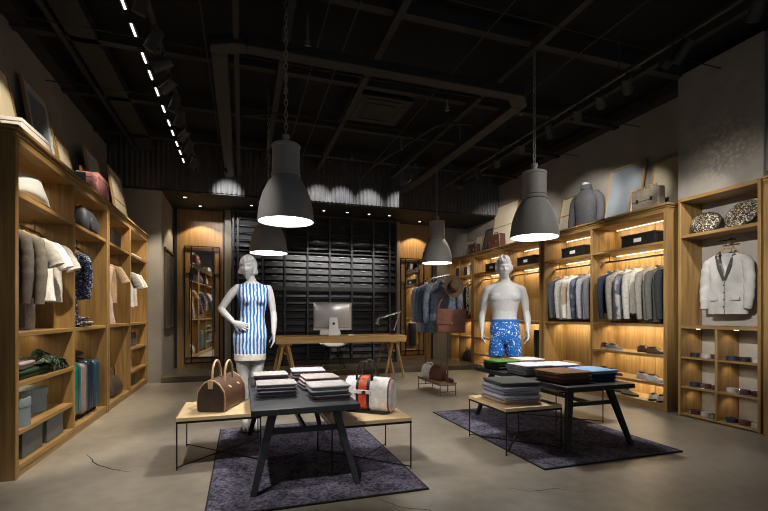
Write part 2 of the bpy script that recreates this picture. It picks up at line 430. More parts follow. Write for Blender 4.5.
LS = [(1.2, (5.1, 3.38, 1.68), 640, 27), (1.6, (1.0, 3.4, .5), 150, 34), (2.4, (-.3, 3.75, .2), 150, 48), (2.9, (.1, 4.72, 1.3), 60, 38), (3.3, (-1.7, 4.25, 2.5), 80, 27), (3.7, (-1.75, 4.6, .4), 240, 36), (4.2, (-1.75, 4.5, 1.6), 14, 38), (4.6, (-1.95, 4.75, 3.0), 34, 30), (5.0, (-1.9, 5.9, 2.9), 70, 34), (5.4, (-1.7, 5.6, 1.0), 110, 42), (5.8, (-1.75, 6.3, .5), 160, 42), (6.3, (-1.75, 7.5, 2.9), 60, 30), (6.8, (-1.75, 7.4, 1.3), 150, 46), (7.4, (-1.5, 8.40, 1.6), 130, 42)]  # heads for the floor, white bag and female mannequin are added fill
for i, (y, tg, w, an) in enumerate(LS):
    track_spot(-.72, y, tg, w, '%s track spotlight from the front on the left ceiling track' % ORD[i], 'spotlights on the left track', an, 1 if i == 0 else .7, LW if tg[0] < -1 else (1, .93, .84))
for i, y in enumerate((3.6, 3.96, 4.33, 4.77, 5.09, 5.45, 5.88, 6.29, 6.62, 7.03, 7.38, 7.75)):
    t = thing('ceiling_slot_light', '%s bright slot light from the front in the dotted line on the left ceiling' % ORD[i], 'slot light', (-.91, y, 3.70), 0, 'row of slot lights')
    MB().bx(-.025, .025, -.1, .1, .004, .04).build('casing', M['black'], t)
    MB().bx(-.008, .008, -.09, .09, -.002, .004).build('lens', M['dash'], t)
# downlights in the soffit
for i, x in enumerate((.18, 1.62, 2.12, 2.60, 3.06)):
    t = thing('recessed_downlight', '%s small downlight from the left in the soffit above the black drawers' % ORD[i], 'downlight', (x, 9.0, 3.35), 0, 'downlights above the drawer wall')
    MB().lathe([(.028, -.003), (.04, -.006), (.045, -.002), (.045, .0)], 20).build('bezel', M['dark_metal'], t, smooth=40)
    MB().lathe([(0, -.002), (.028, -.002), (.028, -.001)], 20).build('lens', M['dl'], t)
    spot('soffit_light', (x, 8.95, 3.335), (x, 9.42, 1.2), 13, 70, .8, (1, .95, .9), .02)
for i, (x, nm) in enumerate(((-.79, 'left'), (3.93, 'right'))):
    t = thing('recessed_downlight', 'small downlight washing the oak panel with the %s' % ('tall mirror beside the female mannequin' if i == 0 else 'mirror behind the clothes rack'), 'downlight', (x, 9.37, 3.35))
    MB().lathe([(.028, -.003), (.04, -.006), (.045, -.002), (.045, .0)], 20).build('bezel', M['dark_metal'], t, smooth=40)
    MB().lathe([(0, -.002), (.028, -.002), (.028, -.001)], 20).build('lens', M['dl'], t)
    spot('panel_light', (x, 9.37, 3.335), (x, 9.39, 2.2), 38, 100, .25, (1, .80, .52), .012)
# washers on the valance
for x, zz, w in ((-.25, 3.4, 75), (1.40, 3.4, 80), (1.84, 3.42, 60), (2.40, 3.42, 70), (3.05, 3.4, 70)):
    zl = 3.5 if x < 0 else 3.93
    t = thing('ceiling_spotlight', 'small black spotlight aimed at the corrugated valance, %s' % {-.25: 'left of the largest lamp', 1.40: 'first right of the largest lamp', 1.84: 'second right of the largest lamp', 2.40: 'third right of the largest lamp', 3.05: 'nearest the clothes rack'}[x], 'spotlight', (x, 7.52, zl), 0, 'spotlights washing the valance')
    dd = (Vector((x, 8.33, 3.36)) - Vector((x, 7.52, zl))).normalized()
    MB().tube([-dd*.10, -dd*.095, dd*.0, dd*.005], [.02, .03, .032, .03], 14).build('lamp_head', M['dark_metal'], t, smooth=40)
    MB().cyl((0, 0, .02), (0, 0, H-zl-.001), .006, n=6).build('suspension_rod', M['dark_metal'], t)
    spot('valance_light', (x, 7.55, 3.5 if x < 0 else 3.93), (x, 8.33, 3.36), w*1.25, 42, .9, (1, .97, .93), .02)
# ------------------------------------------------------------------ cabinets
def cabinet(name, label, xf, xb, y0, y1, bays, shelves, rail_bays, lit=(), panel_t=.05, top=2.55, ce=(.03, 0)):
    """front plane xf, back plane xb, along Y; bays = list of divider y's; shelves[i] = z list per bay"""
    s = 1 if xb > xf else -1
    t = thing(name, label, 'wall cabinet', ((xf+xb)/2, (y0+y1)/2, 0))
    ox, oy = (xf+xb)/2, (y0+y1)/2
    def B(n, x0, x1, ya, yb, z0, z1, m, bev=.003):
        return MB().bx(x0-ox, x1-ox, ya-oy, yb-oy, z0, z1).build(n, M[m], t, bevel=bev)
    for yy in (y0, y1-panel_t): B('side_panel', xf, xb, yy, yy+panel_t, 0, top-.07, 'oak_v')
    ed = [y0+panel_t] + [d for d in bays] + [y1-panel_t]
    th = .04
    for d in bays: B('divider', xf+s*.004, xb-s*.02, d-th/2, d+th/2, .09, top-.10, 'oak_v')
    # back of planks
    b = MB(); y = y0+panel_t
    while y < y1-panel_t-.01:
        w = min(.24, y1-panel_t-y); b.bx(xb-s*.02-ox, xb-s*.002-ox, y+.002-oy, y+w-.002-oy, .02, top-.08); y += w
    b.build('back_panel', M['oak_v'], t)
    B('bottom_board', xf+s*.004, xb-s*.02, y0+panel_t, y1-panel_t, .055, .09, 'oak_h')
    B('plinth', xf+s*.012, xf+s*.03, y0+panel_t, y1-panel_t, 0, .055, 'oak_h')
    B('top_board', xf+s*.002, xb, y0+panel_t, y1-panel_t, top-.10, top-.07, 'oak_h')
    if True:
        c = MB()
        c.bx(xf-s*.0-ox, xb-ox, y0-oy, y1-oy, top-.07, top-.045)
        c.bx(xf-s*.012-ox, xb-ox, y0-ce[0]*.4-oy, y1-oy, top-.045, top-.02)
        c.bx(xf-s*.03-ox, xb-ox, y0-ce[0]-oy, y1-oy, top-.02, top+.008)
        c.build('cornice', M['oak_h'], t, bevel=.005)
    for i in range(len(ed)-1):
        a = ed[i] + (th/2 if i else 0); e = ed[i+1] - (th/2 if i < len(ed)-2 else 0)
        for z in shelves[i]: B('shelf', xf+s*.01, xb-s*.02, a, e, z-.035, z, 'oak_h')
        if i in rail_bays:
            zr = rail_bays[i]; xm = (xf+xb)/2
            r = MB(); r.tube([(xm-ox, a+.02-oy, zr), (xm-ox, e-.02-oy, zr)], .014, 10)
            for yy in (a+.10, e-.10):
                r.cyl((xm-ox, yy-oy, zr), (xm-ox, yy-oy, 2.066), .008, n=8)
            r.build('clothes_rail', M['rod'], t, smooth=50)
        if i in lit:
            zs = [top-.10] + [z-.035 for z in sorted(shelves[i], reverse=True)]
            for zz in zs:
                f = MB().bx(xb-s*.022-ox, xb-s*.032-ox, a+.03-oy, e-.03-oy, zz-.006, zz-.0005)
                o = f.build('light_strip', M['led'] if s > 0 else M['added_strip'], t)  # left side: dim strips added, none are seen there
    return t

def bay_lights(xf, xb, a, e, zs, w, dx=.13):
    s = 1 if xb > xf else -1
    for z in zs:
        area('shelf_light', (xb-s*(.02+dx), (a+e)/2, z-.014), .06, e-a-.08, w*1.15, WARM, (0, s*math.radians(-12), 0))

UP, MID, S1, S2 = 2.10, 1.065, .69, .34
cabinet('display_cabinet', 'oak wall cabinet on the left, nearest section with the pillow and the suitcases', -1.55, -2.12, 3.80, 6.085, [4.975], [[UP, MID, S1, S2], [UP, MID]], {0: 1.965, 1: 1.965}, lit=(0, 1))
cabinet('display_cabinet', 'oak wall cabinet on the left, farther section with the brown handbag', -1.55, -2.12, 6.10, 8.40, [7.21], [[UP, MID], [UP, MID, S1, S2]], {0: 1.965, 1: 1.965}, lit=(0, 1), ce=(0, 0))
cabinet('display_cabinet', 'oak wall cabinet on the right with shoes, jackets and a sweater bust on top', 4.92, 5.385, 3.965, 6.275, [5.18], [[UP, 1.075, .69, .335], [UP, 1.075]], {0: 1.965, 1: 1.965}, lit=(0, 1))
cabinet('display_cabinet', 'oak wall cabinet on the right, standing behind the male mannequin', 4.92, 5.385, 6.32, 8.66, [7.42], [[UP, 1.075], [UP, 1.075, .69, .335]], {0: 1.965, 1: 1.965}, lit=(0, 1), ce=(0, 0))
cabinet('display_cabinet', 'oak wall cabinet on the right, farthest section behind the clothes rack', 4.92, 5.385, 8.68, 9.78, [9.30], [[UP, 1.075, .69], [UP, 1.075, .69]], {0: 1.965}, lit=(0, 1), ce=(0, 0))
cabinet('display_cabinet', 'oak wall cabinet at the right photo edge, nearest the viewer', 4.90, 5.39, 2.05, 2.925, [], [[UP, 1.075]], {}, ce=(0, 0))
for a, e, zs in ((4.015, 5.16, [2.45, 2.065, 1.04, .655, .30]), (5.20, 6.225, [2.45, 2.065, 1.04]), (6.37, 7.40, [2.45, 2.065, 1.04]), (7.44, 8.61, [2.45, 2.065, 1.04, .655, .30]), (8.73, 9.28, [2.45, 2.065, 1.04, .655]), (9.32, 9.73, [2.45, 2.065, 1.04, .655])):
    for z in zs:
        bay_lights(4.92, 5.385, a, e, [z], {2.45: 1.5, 2.065: 2.4, 1.04: 2.2}.get(z, 1.5)*(e-a))

for a, e, zs in ((3.85, 4.955, [2.45, 2.065, 1.03, .655, .305]), (4.995, 6.035, [2.45, 2.065, 1.03]), (6.15, 7.19, [2.45, 2.065, 1.03]), (7.23, 8.35, [2.45, 2.065, 1.03, .655, .305])):  # area lights added to brighten the left bays, no visible source
    for z in zs: bay_lights(-1.55, -2.12, a, e, [z], {2.45: .55, 2.065: .5, 1.03: .55}.get(z, .4)*(e-a), .2)
# niche with cushions and cardigan
t = thing('niche_shelf', 'open oak frame unit with cubbies on the right, holding two round cushions', 'shelf unit', (5.1, 3.39, 0))
def B(n, x0, x1, ya, yb, z0, z1, m, bev=.003): return MB().bx(x0-5.1, x1-5.1, ya-3.39, yb-3.39, z0, z1).build(n, M[m], t, bevel=bev)
NY0, NY1 = 2.96, 3.825
for yy in (NY0, NY1-.03): B('side_panel', 4.92, 5.385, yy, yy+.03, 0, 2.555, 'oak_v')
B('top_board', 4.915, 5.385, NY0+.03, NY1-.03, 2.515, 2.555, 'oak_h')
M['niche_back'] = pm('niche_plaster', (.36, .34, .315), .85, var=.12, scale=4)
B('back_panel', 5.27, 5.385, NY0+.03, NY1-.03, .02, 2.515, 'niche_back')
for z in (2.125, 1.065): B('shelf', 4.925, 5.268, NY0+.03, NY1-.03, z-.035, z, 'oak_h')
for z in (.70, .355, .035):
    for a, e in ((NY0+.03, 3.381), (3.409, NY1-.03)): B('shelf', 4.925, 5.268, a, e, z-.022, z, 'oak_h')
B('divider', 4.925, 5.268, 3.381, 3.409, .013, 1.03, 'oak_v')
for (a, e) in ((NY0+.04, 3.375), (3.415, NY1-.04)):
    for z in (1.025, .675, .33):
        o = MB().lathe([(0, -.004), (.02, -.004), (.022, 0)], 14, (-.02, (a+e)/2+.1-3.39, z)).build('puck_light', M['dl'], t)
        spot('niche_light', (5.08, (a+e)/2+.1, z-.008), (5.12, (a+e)/2+.1, 0), .45, 140, .6, (1, .80, .55), .01)

# ------------------------------------------------------------------ drawer wall and wall panels
cols = [-.30, -.08, .413, .86, 1.345, 1.83, 2.325, 2.825, 3.36]
cx = [(-.17), .16, .63, 1.10, 1.59, 2.08, 2.575, 3.02]
edges = [-.17, -.08, .413, .86, 1.345, 1.83, 2.325, 2.825, 3.21, 3.37]
t = thing('drawer_wall', 'black wall of slatted drawers and shelves behind the desk', 'drawer unit', (1.6, 9.79, .10))
def W(x0, x1, y0, y1, z0, z1): return (x0-1.6, x1-1.6, y0-9.79, y1-9.79, z0-.1, z1-.1)
fr = MB()
for x in edges: fr.bx(*W(x-.02, x+.02, 9.40, 9.78, .10, 3.345))
fr.bx(*W(-.19, 3.39, 9.41, 9.78, 3.30, 3.345)); fr.bx(*W(-.17, 3.37, 9.41, 9.78, 1.70, 1.79)); fr.bx(*W(-.17, 3.37, 9.43, 9.78, .10, .2)); fr.bx(*W(-.17, 3.37, 9.41, 9.78, 2.50, 2.53))
fr.build('frame', M['drawer2'], t, bevel=.003)
bk = MB(); bk.bx(*W(-.19, 3.39, 9.76, 9.785, .1, 3.34)); bk.build('back_panel', M['black'], t)
for i in range(len(edges)-1):
    a, e = edges[i]+.024, edges[i+1]-.024
    up = MB(); lo = MB()
    z = 3.25
    while z > 2.56:
        up.box(((a+e)/2-1.6, -.30, z-.1), (e-a, .02, .115), rx=math.radians(-18)); up.bx(*W(a, e, 9.42, 9.62, z+.062, z+.074)); z -= .150
    z = 1.62
    while z > .24:
        lo.box(((a+e)/2-1.6, -.30, z-.1), (e-a, .02, .115), rx=math.radians(-18)); lo.bx(*W(a, e, 9.42, 9.62, z+.062, z+.074)); z -= .150
    up.build('slat_panel', M['drawer'], t); lo.build('slat_panel', M['drawer'], t)
    for r in range(5):
        z = 2.415 - r*.146
        dr = MB().box(((a+e)/2-1.6, -.33, z-.1), (e-a, .02, .112), rx=math.radians(-14)).bx(*W(a, e, 9.425, 9.66, z-.064, z-.052)).build('drawer', M['drawer'], t)
        if .1 < (a+e)/2 < 3.2:
            lb = MB().box(((a+e)/2-1.6+.02, -.352, z-.1+.03), (.10, .008, .022), rx=math.radians(-14)).build('label_holder', pm('label_plate', (.22, .20, .17), .4, var=.1) if 'lp' not in M else M['lp'], dr)
            M['lp'] = lb.data.materials[0]
for i, (x0, x1, nm) in enumerate(((-.34, -.21, 'left'), (3.40, 3.51, 'right'))):
    structure('trim_%d' % (40+i), MB().bx(x0, x1, 9.55, YB-.001, .10, 3.35), M['plaster'])
for i, (x0, x1) in enumerate(((-1.255, -.385), (3.55, 4.39))):
    structure('wall_panel_%s' % ('left' if i == 0 else 'right'), MB().bx(x0, x1, 9.735, YB-.001, .10, 3.35), M['panel'])
    structure('trim_%d' % (42+2*i), MB().bx(x0-.045, x0, 9.70, YB-.001, .10, 3.35), M['black'])
    structure('trim_%d' % (43+2*i), MB().bx(x1, x1+.035, 9.70, YB-.001, .10, 3.35), M['black'])
def lattice_mirror(label, x0, x1, z0, z1, tw=0):
    xc, w, h = (x0+x1)/2, x1-x0, z1-z0
    t = thing('wall_mirror', label, 'mirror', (xc, 9.733, z0))
    gl = MB().bx(-w/2+.11, w/2-.11, -.004, .004, .13, h-.10).build('glass', M['mirror'], t, loc=(0, -.016, 0)); gl.rotation_euler = (0, 0, tw)
    for sy_ in (0,): MB().bx(-w/2+.09, w/2-.09, -.003, .0, .12, h-.09).build('backing_board', M['black'], t)
    f = MB(); r = .018
    for x in (-w/2, -w/2+.125, w/2-.125-r, w/2-r): f.bx(x, x+r, -.035, -.012, 0, h)
    for z in (0, .10, h-.10-r, h-r): f.bx(-w/2, w/2, -.034, -.013, z, z+r)
    f.build('lattice_frame', M['steel'], t)
    for sx in (-1, 1):
        for (za, zb) in ((.12, .62), (h-.56, h-.12)):
            MB().bx(sx*(w/2-.107), sx*(w/2-.02), -.022, -.0, za, zb).build('corner_panel', M['panel'], t)
lattice_mirror('tall mirror in a black lattice frame on the left oak wall panel', -1.12, -.44, .19, 2.60, math.radians(-3.0))
lattice_mirror('tall lattice framed mirror on the right oak panel behind the clothes rack', 3.58, 4.19, .21, 2.53)
M['niche_glass'] = pm('blue_grey_glass', (.20, .25, .30), .18, metal=.7, var=.3, scale=2)
t = thing('framed_mirror', 'narrow dark framed mirror on the grey side wall left of the oak panel', 'mirror', (-1.336, 9.17, .93))
f = MB()
for y in (-.52, .48): f.bx(0.001, .035, y, y+.04, 0, 1.48)
for z in (0, 1.44): f.bx(0.001, .034, -.519, .519, z, z+.04)
f.build('frame', pm('dark_walnut_frame', (.06, .035, .02), .5), t, bevel=.003)
MB().bx(.002, .012, -.48, .48, .04, 1.44).build('glass', M['niche_glass'], t)
t = thing('recessed_downlight', 'small added downlight in the soffit above the narrow framed mirror on the side wall', 'downlight', (-1.0, 8.75, 3.35))
MB().lathe([(.028, -.003), (.04, -.006), (.045, -.002), (.045, .0)], 20).build('bezel', M['dark_metal'], t, smooth=40)
MB().lathe([(0, -.002), (.028, -.002), (.028, -.001)], 20).build('lens', M['dl'], t)
spot('side_wall_fill', (-1.0, 8.75, 3.33), (-1.33, 8.85, 1.0), 18, 40, .8, (1, .95, .9), .03)  # added lamp and bezel to brighten the side wall, no fixture seen

# ------------------------------------------------------------------ desk group
t = thing('desk', 'long oak trestle desk with a white monitor on top', 'desk', (1.735, 7.92, 0))
MB().bx(-1.19, 1.17, -.38, .38, .775, .805).build('tabletop', M['desk'], t, bevel=.004)
a = MB(); a.bx(-1.185, 1.165, -.375, -.345, .69, .775); a.bx(-1.185, 1.165, .345, .375, .69, .775); a.bx(-1.185, -1.155, -.345, .345, .69, .775); a.bx(1.135, 1.165, -.345, .345, .69, .775)
a.build('apron', M['desk'], t, bevel=.003)
for cx_ in (-1.02, .96):
    for yy in (-.30, .30):
        for s in (-1, 1):
            MB().tube([(cx_+s*.035, yy, .69), (cx_+s*.19, yy, 0)], .026, 4).build('leg', M['desk_leg'], t, bevel=.003)
    MB().bx(cx_-.10, cx_+.10, -.34, .34, .66, .689).build('trestle_head', M['desk_leg'], t, bevel=.003)
    MB().bx(cx_-.015, cx_+.015, -.28, .28, .5, .53).build('stretcher', M['desk_leg'], t)
t = thing('computer_monitor', 'silver monitor seen from behind, standing on the oak desk', 'monitor', (1.60, 7.96, .805), PI)
R = []
for z, dep in ((.13, .008), (.16, .03), (.30, .045), (.45, .045), (.58, .03), (.61, .008)):
    R.append([(-.355, .0, z), (-.30, dep*.8, z), (0, dep, z), (.30, dep*.8, z), (.355, 0, z), (.355, -.012, z), (-.355, -.012, z)])
MB().rings(R).build('back_shell', M['mon'], t, smooth=60)
MB().bx(-.355, .355, -.020, -.0125, .10, .61).build('screen', M['black'], t)
MB().bx(-.355, .355, -.012, .004, .10, .13).build('chin', M['mon_stand'], t)
st = MB(); st.rings([[(-.075, .05, .33), (.075, .05, .33), (.075, .042, .33), (-.075, .042, .33)], [(-.09, .10, .12), (.09, .10, .12), (.09, .09, .12), (-.09, .09, .12)], [(-.10, .13, .012), (.10, .13, .012), (.10, .11, .012), (-.10, .11, .012)]])
st.bx(-.11, .11, -.10, .135, 0, .012)
so = st.build('stand', M['mon_stand'], t, bevel=.003)
MB().tube([(0, .068, .215), (0, .095, .222)], .022, 16).build('cable_hole', M['black'], so, smooth=40)
tag(MB().rings([[(1.90 + x*1.0, 7.80 + y, z) for x, y in rrect(.055*k, .03*k, .02*k)] for z, k in ((.8055, .96), (.817, 1), (.828, .8), (.832, .4))]).build('computer_mouse', M['white'], smooth=60), 'small white computer mouse on the desk right of the monitor', 'mouse')
# desk lamp
t = thing('desk_lamp', 'small black adjustable desk lamp on the right end of the desk', 'desk lamp', (2.80, 7.98, .805))
MB().lathe([(0, 0), (.085, 0), (.085, .012), (.07, .02), (.012, .024), (.012, .06), (0, .06)], 24).build('base', M['steel'], t, smooth=40)
arm = MB()
for dz in (0, .018):
    arm.tube([(0, 0, .05+dz), (.14, 0, .43+dz)], .006, 8); arm.tube([(.14, 0, .43+dz), (-.30, -.02, .30+dz)], .006, 8)
arm.tube([(.14, -.012, .44), (.14, .012, .44)], .014, 10)
arm.build('arm', M['chrome'], t, smooth=50)
MB().tube([(-.30, -.02, .33), (-.33, -.025, .29), (-.355, -.03, .245), (-.37, -.03, .20)], [.02, .03, .055, .078], 20, caps=False).build('lamp_shade', M['rod'], t, smooth=60)
MB().tube([(-.345, -.028, .265), (-.362, -.03, .225)], [.02, .03], 12).build('bulb', M['lamp_in'], t, smooth=60)
# chair
t = thing('shell_chair', 'white shell chair with dark legs behind the desk', 'chair', (1.77, 8.82, .10), 0)
R = []
for y, z, w in ((-.24, .455, .20), (-.22, .47, .235), (-.1, .452, .25), (.08, .45, .25), (.18, .475, .25), (.235, .56, .24), (.26, .68, .22), (.27, .78, .19), (.268, .80, .14)):
    R.append([(w*u, y, z + .035*(abs(u)**3)) for u in (-1, -.8, -.5, 0, .5, .8, 1)] + [(w*u*.98, y+.004, z - .016 + .035*(abs(u)**3)) for u in (1, .8, .5, 0, -.5, -.8, -1)])
MB().rings(R).build('seat_shell', M['white'], t, smooth=60)
for sx in (-1, 1):
    for sy in (-1, 1): MB().cyl((sx*.11, sy*.10, .435), (sx*.21, sy*.21, 0), .014, .009, 10).build('leg', M['steel'], t, smooth=40)

# ------------------------------------------------------------------ display tables, benches, rugs
def rug(label, x0, x1, y0, y1):
    t = thing('rug', label, 'rug', ((x0+x1)/2, (y0+y1)/2, 0)); w, d = (x1-x0)/2, (y1-y0)/2
    b = MB(); nx, ny = 40, 60; rnd = random.Random(3)
    MB().bx(-w+.012, w-.012, -d+.012, d-.012, .0015, .0125).build('pile', M['rug'], t)
    f = MB(); f.bx(-w, w, -d, -d+.012, .001, .012); f.bx(-w, w, d-.012, d, .001, .012); f.bx(-w, -w+.012, -d+.012, d-.012, .001, .012); f.bx(w-.012, w, -d+.012, d-.012, .001, .012)
    f.build('binding', M['rug_edge'], t)
rug('distressed dark violet grey rug under the left table, nearest the viewer', -.215, 1.215, 2.73, 4.80)
rug('distressed dark grey rug under the right table', 2.205, 3.645, 2.79, 4.85)
RZ = .0125
def table(label, x0, x1, y0, y1, h=.575):
    t = thing('display_table', label, 'table', ((x0+x1)/2, (y0+y1)/2, RZ)); w, d = (x1-x0)/2, (y1-y0)/2; hz = h - RZ
    MB().bx(-w, w, -d, d, hz-.042, hz).build('tabletop', M['tbl'], t, bevel=.004)
    for sx in (-1, 1):
        for sy in (-1, 1):
            p0 = (sx*(w-.15), sy*(d-.16), hz-.042); p1 = (sx*(w-.015), sy*(d-.03), 0)
            R = []
            for p, a, b in ((p0, .03, .026), (p1, .02, .017)):
                R.append([(p[0]-a, p[1]-b, p[2]), (p[0]+a, p[1]-b, p[2]), (p[0]+a, p[1]+b, p[2]), (p[0]-a, p[1]+b, p[2])])
            MB().rings(R).build('leg', M['tbl'], t, bevel=.003)
    zz = .385; k = (hz-.042-zz)/(hz-.042)
    xx, yy = (w-.15)+k*.135, (d-.16)+k*.13
    for sy in (-1, 1): MB().bx(-xx, xx, sy*yy-.012, sy*yy+.012, zz-.018, zz+.018).build('stretcher', M['tbl'], t)
    MB().bx(-.012, .012, -yy+.012, yy-.012, zz-.017, zz+.017).build('stretcher', M['tbl'], t)
    return t
table('black wooden table on the left rug with pale folded shirts', .055, .785, 2.93, 4.50)
table('black wooden table on the right rug with green, brown and blue folded sweaters', 2.63, 3.365, 3.02, 4.58)
def bench(label, x0, x1, y0, y1, h=.40, zf=(0, 0, 0, 0)):
    t = thing('side_bench', label, 'bench', ((x0+x1)/2, (y0+y1)/2, 0)); w, d = (x1-x0)/2, (y1-y0)/2
    MB().bx(-w, w, -d, d, h-.028, h).build('top_board', M['ply'], t, bevel=.002)
    r = .006
    f = MB(); f.bx(-w, w, -d, -d+.012, h-.044, h-.028); f.bx(-w, w, d-.012, d, h-.044, h-.028); f.bx(-w, -w+.012, -d+.012, d-.012, h-.044, h-.028); f.bx(w-.012, w, -d+.012, d-.012, h-.044, h-.028)
    f.build('frame', M['steel'], t)
    C = [(-w+r, -d+r), (w-r, -d+r), (w-r, d-r), (-w+r, d-r)]
    for (x, y), z in zip(C, zf): MB().tube([(x, y, z), (x, y, h-.044)], r, 6).build('leg', M['steel'], t, smooth=60)
    zc = max(zf) + .008
    for p, q in ((0, 2), (1, 3)):
        MB().tube([(C[p][0], C[p][1], zc), (0, 0, zc+.0), (C[q][0], C[q][1], zc)], .005, 6).build('floor_brace', M['steel'], t, smooth=60)
G = RZ
bench('low birch bench with thin wire legs carrying the brown duffel bag', -.482, .15, 3.66, 4.31, zf=(0, G, G, 0))
bench('low birch bench with thin wire legs carrying the white striped duffel bag', .62, 1.25, 3.135, 3.77, zf=(G, 0, 0, G))
bench('low birch bench with thin wire legs carrying the stack with the dark green sweater', 2.115, 2.69, 3.165, 3.80, zf=(0, G, G, 0))
bench('low birch bench with thin wire legs pushed under the right side of the right table', 3.15, 3.785, 3.80, 4.39, zf=(G, 0, 0, G))
# ------------------------------------------------------------------ clothes
def sp(v, e): return math.copysign(abs(v)**e, v)
def body_rings(levels, n=28, fold=.008, seed=0, e=.75, cy=0):
    rnd = random.Random(seed); ph = [rnd.uniform(0, 6.28) for _ in range(6)]
    R = []
    # resample levels
    L2 = []
    for a, b in zip(levels[:-1], levels[1:]):
        k = max(1, int(abs(a[0]-b[0])/.045))
        for q in range(k):
            t = q/k; L2.append(tuple(a[i]+(b[i]-a[i])*t for i in range(3)))
    L2.append(levels[-1])
    zt, zb = levels[0][0], levels[-1][0]
    for z, hw, ht in L2:
        u = (zt - z)/(zt - zb + 1e-9); r = []
        for j in range(n):
            a = 2*PI*j/n
            x = hw*sp(math.cos(a), e); y = ht*sp(math.sin(a), e)
            f = fold*u*(math.sin(x*38 + ph[0] + z*6) + .7*math.sin(x*71 + ph[1] - z*9)) + fold*.5*math.sin(z*26 + x*14 + ph[2])
            y += f*(1 if math.sin(a) >= 0 else -1)*min(1, u*4)
            r.append((x + fold*.5*math.sin(z*17 + ph[3])*u, y + cy, z))
        R.append(r)
    return R
def crease_tube(mb, pts, rad, n=14, amp=.006, seed=0, flat=.75, cap=True):
    rnd = random.Random(seed); ph = rnd.uniform(0, 6.28)
    P = []; rr = []
    for i in range(len(pts)-1):
        for q in range(6):
            t = q/6; P.append(tuple(pts[i][k]+(pts[i+1][k]-pts[i][k])*t for k in range(3))); rr.append(rad[i]+(rad[i+1]-rad[i])*t)
    P.append(pts[-1]); rr.append(rad[-1])
    m = len(rr)
    rr = [r + amp*math.sin(i*1.7 + ph)*min(1, i/3) for i, r in enumerate(rr)]
    mb.tube(P, rr, n, cap, flat=flat, up=(0, 1, 0))
def hanger(loc, rz, glabel, mat='wood', w=.20, up=.0):
    o = MB(); o.tube([(0, 0, -.045), (0, 0, up-.02), (.0, 0, up+.0), (.012, 0, up+.016), (.024, 0, up+.006), (.024, 0, up-.004)], .003, 6)
    o.tube([(-w, 0, -.125), (-w*.6, 0, -.085), (-.03, 0, -.05), (.03, 0, -.05), (w*.6, 0, -.085), (w, 0, -.125)], [.006, .009, .009, .009, .009, .006], 8)
    h = o.build('clothes_hanger', M['desk'] if mat == 'wood' else M['black'], smooth=60, loc=loc); h.rotation_euler = (0, 0, rz)
    tag(h, 'clothes hanger holding ' + glabel, 'hanger', 'clothes hangers')
    return h

